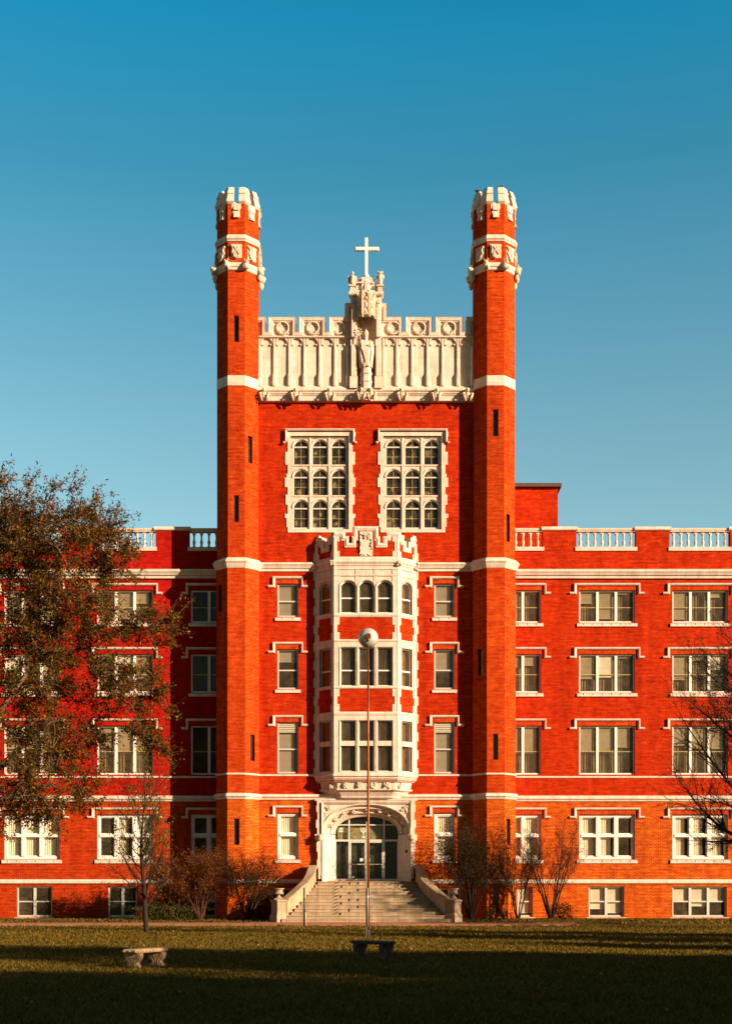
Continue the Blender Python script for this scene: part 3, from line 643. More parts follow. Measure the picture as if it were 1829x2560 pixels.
# ---------------- the two big traceried windows
def tracery(off):
    X = lambda p: XP(p + off, YC)
    Z = Zc
    st = MB()
    xL, xR, zB, zT = X(719), X(881), Z(1331.5), Z(1080)
    xi0, xi1, zi0, zi1 = X(726), X(871.6), Z(1324.5), Z(1090)
    yf = YC - 0.05
    # toothed jambs, head and sill
    teeth = [(1092, 0), (1130, 7), (1162, 0), (1185, 6), (1195, 4), (1218, 0), (1237, 4), (1262, 0), (1285, 6), (1295, 3), (1318, 0)]
    def toothed(xin, side):
        zs = [1080] + [t[0] for t in teeth] + [1331.5]
        ext = [6] + [5 - 0 if t[1] == 0 else -0 for t in teeth]
        alt = [7, 0, 6, 0, 3, 7, 0, 5, 0, 7, 3, 0]
        for k in range(len(zs) - 1):
            e = alt[k % 12]
            x_out = X(719 - e) if side < 0 else X(881 + e)
            a, b = min(xin, x_out), max(xin, x_out)
            st.box(a, b, yf, YC + 0.3, Z(zs[k + 1]), Z(zs[k]))
    toothed(xi0, -1); toothed(xi1, 1)
    st.box(xi0, xi1, yf, YC + 0.3, zi1, zT); st.box(xi0, xi1, yf, YC + 0.3, zB, zi0)
    # splay of the sill
    st.loft([[(xi0, yf, zi0), (xi1, yf, zi0), (xi1, YC + 0.3, zi0), (xi0, YC + 0.3, zi0)], [(xi0, YC + 0.28, zi0 + 0.14), (xi1, YC + 0.28, zi0 + 0.14), (xi1, YC + 0.3, zi0 + 0.14), (xi0, YC + 0.3, zi0 + 0.14)]])
    lights = [(732.6, 771), (779.6, 818.6), (827.2, 866)]
    rows = [(1099, 1116, 1162.5), (1173.4, 1192, 1239.5), (1250, 1270, 1319)]
    yt = YC + 0.12; yb = YC + 0.34
    xs = [xi0] + [v for l in lights for v in (X(l[0]), X(l[1]))] + [xi1]
    for k in range(0, 8, 2):                                         # mullions
        a, b = xs[k], xs[k + 1]
        c = (a + b) / 2
        if k in (0, 6): st.box(a, b, yt, yb, zi0, zi1)
        else: st.loft([[(a, yb, zi0), (b, yb, zi0), (b, yb, zi1), (a, yb, zi1)], [(a, yt + .1, zi0), (b, yt + .1, zi0), (b, yt + .1, zi1), (a, yt + .1, zi1)], [(c - .06, yt - .04, zi0), (c + .06, yt - .04, zi0), (c + .06, yt - .04, zi1), (c - .06, yt - .04, zi1)]])
    for ri, (za, zr_, zb_) in enumerate(rows):
        top = zi1 if ri == 0 else Z(rows[ri - 1][2])
        for l in lights:
            a, b = X(l[0]), X(l[1])
            arch_head(st, a, b, Z(za + 19), Z(za), top, yt + 0.02, yb, mi=0)
            arc = arch_pts(a - 0.05, b + 0.05, Z(za + 19), Z(za) + 0.09, 12)
            st.sweep(arc, [(0, yt - .06), (0, yt + .06), (.07, yt + .06), (.05, yt - 0.03)], ELEV)
        st.box(xi0, xi1, yt - 0.03, yt + 0.1, top - (0.10 if ri == 0 else 0.02), top + (0 if ri == 0 else 0.06))
        if ri < 2: st.box(xi0, xi1, yt + 0.05, yb, Z(zb_) - 0.07, Z(zb_) + 0.02)
    w = fix_normals(st.build('traceried_window', 'stone', B, 'stone traceried window of nine arched lights'))
    # hood
    m = MB(); th = 0.2
    m.sweep([(X(711.5), Z(1108)), (X(711.5), Z(1108)) if False else (X(712), Z(1108) + 0.001), (X(712), Z(1073.4)), (X(886), Z(1073.4)), (X(886), Z(1108)), (X(890), Z(1108))],
            [(0, YC - 0.20), (0, YC + .01), (th, YC + .01), (th, YC - .08), (th * .6, YC - .14)], ELEV) if False else None
    for (a, b, c, d) in ((712, 886, 1078.5, 1073.4), (712, 717, 1106, 1078.5), (881, 886, 1106, 1078.5), (707, 713, 1110, 1105.5), (885, 891, 1110, 1105.5)):
        m.bevbox(X(a), X(b), YC - 0.22, YC - 0.045, Z(c), Z(d), 0.06)
    fix_normals(m.build('hood_mould', 'stone', w))
    # frames, leaded bars and panes
    fr = MB(); ld = MB(); pn = MB(); cu = MB(); q = random.Random(40 + int(off))
    for ri, (za, zr_, zb_) in enumerate(rows):
        for li, l in enumerate(lights):
            a, b = X(l[0]) - .0, X(l[1]) + .0; y0 = YC + 0.17
            zb2 = Z(zb_); zs = Z(za + 19); fw = 0.05
            fr.box(a, a + fw, y0, y0 + .1, zb2 - .05, zs); fr.box(b - fw, b, y0, y0 + .1, zb2 - .05, zs); fr.box(a + fw, b - fw, y0 + .002, y0 + .1, zb2 - .05, zb2 + fw)
            fr.box(a + fw, b - fw, y0 - .02, y0 + .1, Z(zr_) - .038, Z(zr_) + .042)
            arc = arch_pts(a, b, zs, Z(za), 12)
            fr.sweep(arc, [(0, y0), (0, y0 + .1), (.032, y0 + .1), (.032, y0)], ELEV)
            c = (a + b) / 2
            ld.box(c - .013, c + .013, y0 + .04, y0 + .06, zb2, Z(za) - 0.05); zz = zb2 + (Z(zr_) - zb2) * 0.5
            ld.box(a + fw, b - fw, y0 + .045, y0 + .065, zz - .013, zz + .013)
            pn.quad((a, y0 + .07, zb2 - .05), (b, y0 + .07, zb2 - .05), (b, y0 + .07, Z(za) + .05), (a, y0 + .07, Z(za) + .05))
            for _ in range(4):       # torn scraps of paper and shade stuck behind the glass
                cx_, cz_ = q.uniform(a + .15, b - .15), q.uniform(zb2 + .1, Z(za) - .2); n_ = q.randint(5, 8)
                rx_, rz_ = q.uniform(.08, .22), q.uniform(.10, .30); yy = y0 + .16 + q.uniform(0, .06)
                cu.face([cu.pt((min(max(cx_ + rx_ * math.cos(2 * math.pi * k / n_) * q.uniform(.5, 1.2), a - .02), b + .02), yy + q.uniform(-.02, .02), cz_ + rz_ * math.sin(2 * math.pi * k / n_) * q.uniform(.5, 1.2))) for k in range(n_)])
    fr.build('casement', 'alu', w); ld.build('glazing_bar', 'lead', w); pn.build('pane', 'glass_dark', w); cu.build('torn_shade', 'blind', w)
tracery(0); tracery(231.5)

# ---------------- parapet with crenels, panels and carved cornice
def cparapet():
    Yp = 0.80; X = lambda p: XP(p, Yp); Z = lambda p: ZP(p, Yp)
    left = [(645, 793.5), (662.5, 793.5), (662.5, 831), (673.7, 831), (673.7, 793.5), (738, 793.5), (738, 831), (750, 831), (750, 793.5), (812.7, 793.5), (812.7, 831), (825, 831), (825, 793.5), (863, 793.5), (863, 759), (880, 759)]
    right = [(1829 - a, b) for a, b in left[::-1]]
    st = MB()
    for side in (left, right):
        pts = [(X(a), Z(b)) for a, b in side]
        xa, xb = pts[0][0], pts[-1][0]
        # body as columns between successive verticals
        zbase = Z(972)
        for p, q in zip(pts[:-1], pts[1:]):
            if abs(p[0] - q[0]) > 1e-4:
                zt = p[1]; zmid = Z(842)
                st.box(p[0], q[0], Yp + 0.16, Yp + 0.75, zbase, zt)
        # raised border following the crenels: outward = right-hand side of the path = downwards
        st.sweep(pts, [(0.0, Yp - 0.02), (-0.035, Yp - 0.05), (-0.035, Yp + 0.80), (0.0, Yp + 0.80), (0.0, Yp + 0.17), (0.24, Yp + 0.17), (0.24, Yp + 0.06), (0.20, Yp + 0.06), (0.17, Yp + 0.0)], ELEV)
    body = fix_normals(st.build('parapet', 'stone', B, 'cream stone battlemented parapet with tall blind panels'))
    # pilaster strips, arch heads and the string under the quatrefoils
    m = MB()
    pil = [648, 685, 723, 760.6, 799, 837, 870]; pil = pil + [1829 - p for p in pil[::-1]]
    for p in pil:
        x = X(p); w = 0.075
        for zz, k, yf in (((964, 937), 1.0, Yp - .03), ((930, 842), .72, Yp + .045)):
            if zz[0] == 964: R4 = [[(x - w * 1.9 * k, Yp + .17, Z(q)), (x - w * .8 * k, yf, Z(q)), (x + w * .8 * k, yf, Z(q)), (x + w * 1.9 * k, Yp + .17, Z(q))] for q in zz]
            else: R4 += [[(x - w * 1.9 * k, Yp + .17, Z(q)), (x - w * .8 * k, yf, Z(q)), (x + w * .8 * k, yf, Z(q)), (x + w * 1.9 * k, Yp + .17, Z(q))] for q in zz]
        m.loft(R4)
    for a, b in zip(pil[:-1], pil[1:]):
        if 868 < (a + b) / 2 < 960: continue
        xa, xb = X(a) + .10, X(b) - .10; zs, zt = Z(862), Z(844)
        arch_head(m, xa, xb, zs, zt, Z(840), Yp + .05, Yp + .165, p=2.3)
        m.blob((xa + .12, Yp + .10, Z(860)), (.06, .05, .07), 6, 4); m.blob((xb - .12, Yp + .10, Z(860)), (.06, .05, .07), 6, 4)
    for xa, xb in ((X(647), X(878)), (X(951), X(1182))):
        m.box(xa, xb, Yp - .04, Yp + .17, Z(843), Z(839.5))
    fix_normals(m.build('pilaster_strips', 'stone', body))
    for c in (706, 781.5, 846, 983, 1047.5, 1123):
        m = MB(); x, z, r = X(c), Z(818), .40
        ring = [(x + r * math.cos(-a), z + r * math.sin(-a)) for a in np.linspace(0, 2 * math.pi, 25)[:-1]]
        m.sweep(ring, [(0, Yp + .17), (0, Yp + .04), (.06, Yp + .02), (.09, Yp + .17)], ELEV, closed=True)
        for k in range(4):
            a0 = math.pi / 2 * k; cx_, cz_ = x + .19 * math.cos(a0), z + .19 * math.sin(a0)
            arcp = [(cx_ + .19 * math.cos(-t), cz_ + .19 * math.sin(-t)) for t in np.linspace(-a0 - 1.75, -a0 + 1.75, 12)]
            m.sweep(arcp, [(0, Yp + .17), (0, Yp + .08), (.045, Yp + .08), (.05, Yp + .17)], ELEV)
        for k in range(4):
            a0 = math.pi / 4 + math.pi / 2 * k; m.blob((x + .46 * math.cos(a0), Yp + .14, z + .46 * math.sin(a0)), (.06, .04, .06), 6, 4)
        fix_normals(m.build('quatrefoil', 'stone', body))
    # sloping sill and cornice
    m = MB(); Yc = YC
    m.sweep([(-6.7, Yc), (6.7, Yc)], [(-.3, Z(959)), (.04, Z(961)), (.30, Z(972)), (.33, Z(976)), (.30, Z(978.5)), (.24, Z(980)), (.26, Z(982.5)), (.21, Z(984.5)), (.19, Z(986.5)), (.14, Z(988)), (.12, Z(990)), (.12, Z(998)), (.16, Z(1000)), (.14, Z(1003)), (-.3, Z(1003.5))], PLAN)
    for k in range(88):
        x = -6.6 + 0.15 * k; m.box(x, x + .075, Yc - .22, Yc - .13, Z(1002.2), Z(999.2))
    fix_normals(m.build('carved_cornice', 'stone', body))
    for k, c in enumerate((660, 739, 824, 1005, 1090, 1169)):
        m = MB(); crouch(m, XP(c, .5), .78, ZP(1004, .5), .86, 11 + k); m.build('grotesque', 'stone_carved', body)
    # niche block ----------------------------------------------------
    m = MB(); Yn = .55; Xn = lambda p: XP(p, Yn); Zn = lambda p: ZP(p, Yn)
    m.box(Xn(876), Xn(953.5), 1.6, 1.9, Zn(969), Zn(733))
    for a, b in ((876, 891.5), (938, 953.5)):
        m.box(Xn(a), Xn(b), Yn + .12, 1.602, Zn(969), Zn(733))
        m.box(Xn(a) - .05, Xn(b) + .05, Yn + .0, YC, Zn(969), Zn(940)); m.box(Xn(a) + .05, Xn(b) - .05, Yn + .02, YC, Zn(939), Zn(860))
        c = (Xn(a) + Xn(b)) / 2
        m.box(c - .12, c + .12, Yn - .08, YC, Zn(842), Zn(775))
        m.loft([[(c - .12, Yn - .08, Zn(775)), (c + .12, Yn - .08, Zn(775)), (c + .12, Yn + .14, Zn(775)), (c - .12, Yn + .14, Zn(775))], [(c - .01, Yn + .02, Zn(745)), (c + .01, Yn + .02, Zn(745)), (c + .01, Yn + .04, Zn(745)), (c - .01, Yn + .04, Zn(745))]])
        for k in range(6): m.blob((c + (.09 if k % 2 else -.09) * (1 - k / 8), Yn - .04, Zn(772 - 4.5 * k)), .045, 5, 4)
    # curved back of the niche
    arc = [(Xn(914.8) + (Xn(938) - Xn(891.5)) / 2 * math.cos(t), YC - .08 + .62 * math.sin(t)) for t in np.linspace(math.pi, 0, 9)]
    ids0 = [(x, y + .0, Zn(969)) for x, y in arc]; ids1 = [(x, y, Zn(735)) for x, y in arc]
    m.loft([ids0, ids1], 0, False, True, closed=False)
    # top cornice
    m.sweep([(Xn(875), YC), (Xn(875), Yn), (Xn(954.5), Yn), (Xn(954.5), YC)], [(-.2, Zn(728)), (.07, Zn(730)), (.09, Zn(735)), (.03, Zn(738)), (-.2, Zn(740))], PLAN)
    m.box(Xn(876), Xn(953.5), Yn + .1, YC + .5, Zn(737), Zn(729))
    nb = fix_normals(m.build('statue_niche', 'stone', body))
    # canopy
    m = MB(); cxn = Xn(914.8)
    hexp = [(-.62, 0), (-.52, -.32), (-.20, -.62), (.20, -.62), (.52, -.32), (.62, 0)]
    hx = lambda s, z: [(cxn + x * s, Yn + .25 + y * s, z) for x, y in hexp]
    m.loft([hx(.96, Zn(788)), hx(1.02, Zn(786)), hx(1.02, Zn(752)), hx(.90, Zn(748)), hx(.80, Zn(735)), hx(.45, Zn(722)), hx(.2, Zn(700))])
    for (x, y) in hexp[0:]:
        px_, py_ = cxn + x * 1.02, Yn + .25 + y * 1.02
        m.box(px_ - .06, px_ + .06, py_ - .06, py_ + .06, Zn(790), Zn(742))
        m.loft([[(px_ - .06, py_ - .06, Zn(742)), (px_ + .06, py_ - .06, Zn(742)), (px_ + .06, py_ + .06, Zn(742)), (px_ - .06, py_ + .06, Zn(742))], [(px_ - .01, py_ - .01, Zn(728)), (px_ + .01, py_ - .01, Zn(728)), (px_ + .01, py_ + .01, Zn(728)), (px_ - .01, py_ + .01, Zn(728))]])
        m.loft([[(px_ - .06, py_ - .06, Zn(790)), (px_ + .06, py_ - .06, Zn(790)), (px_ + .06, py_ + .06, Zn(790)), (px_ - .06, py_ + .06, Zn(790))], [(px_ - .02, py_ - .02, Zn(798)), (px_ + .02, py_ - .02, Zn(798)), (px_ + .02, py_ + .02, Zn(798)), (px_ - .02, py_ + .02, Zn(798))]])
        m.blob((px_, py_, Zn(797)), .06, 6, 4)
    for (p, q_) in zip(hexp[:-1], hexp[1:]):                       # gablets, cusped hems and tracery panels
        mxp, myp = cxn + (p[0] + q_[0]) * .52, Yn + .25 + (p[1] + q_[1]) * .52
        m.blob((mxp, myp, Zn(787)), (.10, .06, .16), 6, 4); m.blob((mxp, myp - .02, Zn(768)), (.07, .05, .2), 6, 4); m.blob((mxp, myp - .02, Zn(752)), (.10, .06, .10), 6, 4)
        for t in (.25, .75):
            xx, yy = cxn + (p[0] * (1 - t) + q_[0] * t) * 1.04, Yn + .25 + (p[1] * (1 - t) + q_[1] * t) * 1.04
            m.blob((xx, yy, Zn(791)), (.05, .05, .08), 5, 4); m.blob((xx, yy, Zn(745)), (.05, .05, .10), 5, 4); m.box(xx - .015, xx + .015, yy - .03, yy + .03, Zn(782), Zn(756))
    relief(m, cxn, Zn(738), .7, .5, Yn - .05, 16, 5, .14, r=.07)
    fix_normals(m.build('canopy', 'stone_carved', nb))
    # volutes
    m = MB()
    for k in (-1, 1):
        sp = []
        for i in range(40):
            t = i / 39 * 4.2 * math.pi; r = .40 * (1 - i / 46)
            sp.append((cxn + k * (.42 - r * math.cos(t) * .95 + .0), Yn + .3, Zn(716) + r * math.sin(t) * .95))
        m.tube(sp, [.075] * 30 + [.055] * 10, 6)
        sp = []
        for i in range(26):
            t = i / 25 * 3.2 * math.pi; r = .19 * (1 - i / 30); sp.append((cxn + k * (.30 - r * math.cos(t)), Yn + .3, Zn(697) + r * math.sin(t)))
        m.tube(sp, .05, 6)
    m.box(cxn - .26, cxn + .26, Yn + .12, Yn + .5, Zn(730), Zn(690)); m.box(cxn - .62, cxn + .62, Yn + .18, Yn + .45, Zn(730), Zn(722)); m.box(cxn - .45, cxn + .45, Yn + .08, Yn + .52, Zn(705), Zn(702))
    fix_normals(m.build('volutes', 'stone', nb))
    # pinnacles with small carved figures
    for c, kind in ((880.7, 0), (950, 1)):
        m = MB(); x = Xn(c); y = Yn + .2
        m.box(x - .20, x + .20, y - .2, y + .2, Zn(733), Zn(728)); m.box(x - .14, x + .14, y - .14, y + .14, Zn(728), Zn(714)); m.box(x - .22, x + .22, y - .2, y + .2, Zn(714), Zn(710.5))
        if kind == 0:   # winged figure
            m.lathe((x, y, Zn(711)), [(.18, 0), (.16, .25), (.13, .48), (.15, .58), (.07, .66)], 10); m.blob((x, y, Zn(711) + .78), (.09, .09, .11), 8, 6)
            for k in (-1, 1): m.loft([[(x + k * .08, y + .05, Zn(711) + .15), (x + k * .10, y + .12, Zn(711) + .15), (x + k * .12, y + .12, Zn(711) + .62), (x + k * .08, y + .05, Zn(711) + .6)], [(x + k * .26, y + .02, Zn(711) + .25), (x + k * .27, y + .07, Zn(711) + .25), (x + k * .27, y + .07, Zn(711) + .60), (x + k * .26, y + .02, Zn(711) + .62)]])
        else:           # crowned beast
            m.lathe((x, y, Zn(711)), [(.17, 0), (.13, .2), (.17, .42), (.19, .6), (.10, .7)], 9)
            m.blob((x, y - .06, Zn(711) + .72), (.12, .13, .13), 8, 6)
            for k in (-1, 1): m.blob((x + k * .12, y, Zn(711) + .84), (.05, .05, .09), 5, 4); m.blob((x + k * .18, y - .02, Zn(711) + .55), (.07, .09, .16), 6, 4)
        fix_normals(m.build('pinnacle', 'stone_carved', nb))
    # cross
    m = MB(); y = Yn + .30; w = .095
    m.lathe((cxn, y, Zn(702)), [(.26, 0), (.22, .12), (.15, .2), (.15, .32), (.2, .36), (.2, .44), (.14, .48), (.12, .56)], 10)
    ztop, za0, za1 = ZP(588.6, Yn), ZP(621, Yn), ZP(612, Yn)
    m.bevbox(cxn - w, cxn + w, y - w, y + w, Zn(690), za0, .03); m.bevbox(cxn - w, cxn + w, y - w, y + w, za1, ztop, .03); m.bevbox(Xn(888), Xn(945), y - w - .004, y + w, za0, za1, .03)
    for sx, kx in ((Xn(888), -1), (Xn(945), 1)):
        m.loft([[(sx, y - w, za0), (sx, y + w, za0), (sx, y + w, za1), (sx, y - w, za1)], [(sx + kx * .06, y - w * .4, za0 + .06), (sx + kx * .06, y + w * .4, za0 + .06), (sx + kx * .06, y + w * .4, za1 - .06), (sx + kx * .06, y - w * .4, za1 - .06)]])
    fix_normals(m.build('cross', 'white', nb))
    # pedestal with corbel figures
    m = MB(); P = lambda r, z: [(cxn + r * math.cos(t), Yn + .2 + r * math.sin(t), z) for t in np.linspace(math.pi / 8, 2 * math.pi + math.pi / 8, 9)[:-1]]
    m.loft([P(.30, Zn(1000)), P(.36, Zn(975)), P(.40, Zn(972)), P(.34, Zn(966)), P(.36, Zn(956)), P(.42, Zn(954)), P(.36, Zn(951)), P(.34, Zn(936)), P(.40, Zn(934)), P(.34, Zn(929)), P(.30, Zn(917))])
    fix_normals(m.build('pedestal', 'stone', nb))
    for k in (-1, 1):
        m = MB(); crouch(m, cxn + k * .30, .62, Zn(1004), .80, 30 + k); m.build('grotesque', 'stone_carved', nb)
    return cxn, Yn + .2, Zn(917.5)
STX, STY, STZ = cparapet()

# ---------------- towers
OCT_A = 1.23; OCT_S = 2 * OCT_A * math.tan(math.pi / 8)
def octpts(cx, cy, a, z=None):
    r = a / math.cos(math.pi / 8)
    p = [(cx + r * math.cos(math.pi * (-5 / 8) + math.pi / 4 * k), cy + r * math.sin(math.pi * (-5 / 8) + math.pi / 4 * k)) for k in range(8)]
    return p if z is None else [(x, y, z) for x, y in p]
def tower(cx, slits, label):
    cy = OCT_A; Z = lambda p: ZP(p, 0)
    mb = MB()
    pts = octpts(cx, cy, OCT_A)
    slit_mb = []
    ptsb = octpts(cx, cy, OCT_A + .045)
    for (pp, za, zb, mi) in ((pts, Z(1407), Z(504) - .12, 0), (ptsb, Z(1985), Z(1407), 0), (ptsb, ZG, Z(1985), 2)):
        for k in range(8):
            a, b = Vector(pp[k]), Vector(pp[(k + 1) % 8]); t = (b - a); L = t.length; t = t / L; c = (a + b) / 2
            mb.xf = face_frame(c, t)
            hs = []
            if k in slits:
                for (u, w, y0, y1) in slits[k]:
                    zz0, zz1 = Z(y1), Z(y0)
                    if za - .01 < zz0 and zz1 < zb + .01: hs.append((u - w / 2, u + w / 2, zz0, zz1))
            wall(mb, -L / 2, L / 2, za, zb, hs, 0.0, 0.22, 0.5, mi, 1)
            for h in hs:
                m2 = MB(face_frame(c, t)); m2.quad((h[0], .16, h[2]), (h[1], .16, h[2]), (h[1], .16, h[3]), (h[0], .16, h[3])); slit_mb.append(m2)
    mb.xf = None
    mb.face([mb.pt(p) for p in octpts(cx, cy, OCT_A, Z(504) - .12)], 0)
    mb.face([mb.pt(p) for p in octpts(cx, cy, OCT_A + .045, Z(1407))], 0)
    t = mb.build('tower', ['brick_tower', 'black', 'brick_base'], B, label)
    for m2 in slit_mb: m2.build('slit_window', 'glass_dark', t)
    def ring(name, prof, a=OCT_A, mat='stone'):
        m = MB(); m.sweep(octpts(cx, cy, a), prof, PLAN, closed=True); return fix_normals(m.build(name, mat, t))
    ring('string_course', [(-.05, Z(586)), (.02, Z(586)), (.12, Z(594)), (.14, Z(597)), (.08, Z(600)), (.05, Z(603)), (-.05, Z(603.5))])
    ring('string_course', [(-.05, Z(655)), (.10, Z(657)), (.14, Z(661)), (.14, Z(667)), (.09, Z(669)), (.09, Z(674)), (.04, Z(676)), (-.05, Z(676))])
    ring('stone_band', [(-.05, Z(938)), (.012, Z(938)), (.012, Z(963)), (-.05, Z(963))])
    ring('string_course', [(-.05, Z(1394)), (.06, Z(1394)), (.22, Z(1401)), (.27, Z(1405)), (.20, Z(1409)), (.14, Z(1415)), (.08, Z(1420)), (-.02, Z(1421))])
    ring('string_course', [(-.02, Z(1932)), (.10, Z(1933)), (.10, Z(1937)), (-.02, Z(1938))])
    ring('string_course', [(-.02, Z(1982)), (.14, Z(1984)), (.22, Z(1991)), (.14, Z(1994)), (.10, Z(1998)), (-.02, Z(1999))])
    ring('water_table', [(-.02, Z(2198.5)), (.10, Z(2200)), (.15, Z(2204)), (.15, Z(2209)), (-.02, Z(2210))])
    # shields
    for k in range(8):
        a, b = Vector(pts[k]), Vector(pts[(k + 1) % 8]); tt = (b - a).normalized(); c = (a + b) / 2
        if c.y > cy + .6: continue
        m = MB(face_frame(c, tt)); zm = Z(628)
        m.box(-.33, .33, -.03, .02, Z(645), Z(610))
        sh = [(-.27, .32), (-.10, .36), (0, .32), (.10, .36), (.27, .32), (.22, .1), (.26, -.12), (.14, -.33), (0, -.44), (-.14, -.33), (-.26, -.12), (-.22, .1)]
        m.prism_xz([(x, zm + z) for x, z in sh], -.15, -.028)
        m.prism_xz([(-.16, zm + .25), (-.10, zm + .25), (.20, zm - .20), (.16, zm - .26)], -.19, -.148)
        if k % 2 == 0: m.prism_xz([(.16, zm + .22), (.10, zm + .24), (-.17, zm - .18), (-.12, zm - .24)], -.185, -.148)
        else: m.blob((0, -.16, zm - .05), (.1, .04, .16), 6, 5)
        m.blob((-.08, -.1, zm - .2), (.06, .04, .05), 6, 4)
        for s_ in (-1, 1): m.blob((s_ * .27, -.08, zm + .30), (.07, .06, .09), 6, 4); m.blob((s_ * .26, -.08, zm - .05), (.04, .05, .12), 6, 4)
        fix_normals(m.build('shield', 'stone_carved', t))
    # corner grotesques
    for k in range(8):
        p = pts[k]; d = Vector((p[0] - cx, p[1] - cy)).normalized()
        if p[1] > cy + 1.0: continue
        m = MB(); q = random.Random(k + int(cx * 3))
        tgt = Vector((-d.y, d.x))
        m.xf = (lambda P, D, T: (lambda u, dd, z: (P[0] + T.x * u - D.x * dd, P[1] + T.y * u - D.y * dd, z)))(p, d, tgt)
        z0 = Z(676)
        m.blob((0, -.14, z0 + .26), (.23, .24, .25), 9, 6, 0, q, .14); m.blob((.02, -.30, z0 + .36), (.13, .13, .13), 7, 5, 0, q, .1)
        if abs(d.x) > .7: m.blob((0, -.10, z0 - .12), (.14, .17, .26), 7, 5, 0, q, .12)
        for s_ in (-1, 1): m.blob((s_ * .13, -.2, z0 + .16), (.07, .14, .14), 6, 4, 0, q, .1); m.blob((s_ * .09, -.2, z0 + .56), (.04, .05, .07), 5, 4)
        m.build('grotesque', 'stone_carved', t)
    # battlements: eight corner merlons
    def corner(k, a_out, a_in, half, z):
        P = octpts(cx, cy, a_out); Q = octpts(cx, cy, a_in)
        def along(p, q, h): p, q = Vector(p), Vector(q); m_ = (p + q) / 2; dd = (q - p).normalized(); return m_ - dd * h, m_ + dd * h
        # end on previous face (after its mid) and on next face (before its mid)
        prv = along(P[k - 1], P[k], half)[1]; nxt = along(P[k], P[(k + 1) % 8], half)[0]
        prq = along(Q[k - 1], Q[k], half)[1]; nxq = along(Q[k], Q[(k + 1) % 8], half)[0]
        return [(*prv, z), (*P[k], z), (*nxt, z), (*nxq, z), (*Q[k], z), (*prq, z)]
    A = OCT_A; h = .155
    for k in range(8):
        m = MB()
        m.loft([corner(k, A + .02, A - .30, h, Z(504) - .13), corner(k, A + .12, A - .30, h, Z(504) - .02), corner(k, A + .13, A - .30, h, Z(504) + .03), corner(k, A - .01, A - .30, h, Z(483)),
                corner(k, A + .035, A - .30, h, Z(482.5)), corner(k, A + .035, A - .30, h, Z(481)), corner(k, A - .12, A - .30, h, Z(464.5))])
        fix_normals(m.build('merlon', 'stone', t))
        a, b = Vector(pts[k]), Vector(pts[(k + 1) % 8]); tt = (b - a).normalized(); c = (a + b) / 2
        m = MB(face_frame(c, tt)); zc_ = Z(504)
        for s_ in (-1, 1):
            xa, xb = sorted((s_ * h, s_ * (h + .12))); m.box(xa, xb, -.03, .3, zc_ - .42, zc_ - .132); xa, xb = sorted((s_ * h, s_ * (h + .06))); m.box(xa, xb, -.03, .3, zc_ - .93, zc_ - .42)
        for (z0, z1, o) in ((zc_ - .97, zc_ - .50, .13), (zc_ - .52, zc_ - .03, .10)):
            m.loft([[(-h, -o, z0), (h, -o, z0), (h, .3, z0), (-h, .3, z0)], [(-h, -o, z0 + .06), (h, -o, z0 + .06), (h, .3, z0 + .06), (-h, .3, z0 + .06)], [(-h, -.012, z1), (h, -.012, z1), (h, .3, z1), (-h, .3, z1)]])
        fix_normals(m.build('embrasure', 'stone', t))
    return t
# slits: face index 7 = left front diagonal, 0 = front, 1 = right front diagonal ; (u, width, y0, y1) in photo rows
tower(-7.71, {0: [(-.0, .31, 788, 854), (-.0, .31, 1238, 1305), (0.02, .33, 2047, 2113)], 1: [(-.10, .34, 1086, 1154), (.05, .34, 1835, 1901)], 7: [(-.18, .34, 1458, 1525)]}, 'left octagonal tower')
tower(7.71, {0: [(0, .33, 1023, 1090), (0, .31, 1835, 1900), (0, .36, 2215, 2282)], 1: [(-.15, .34, 1283, 1351), (-.15, .34, 2047, 2112)], 7: [(.0, .34, 1620, 1687)]}, 'right octagonal tower')

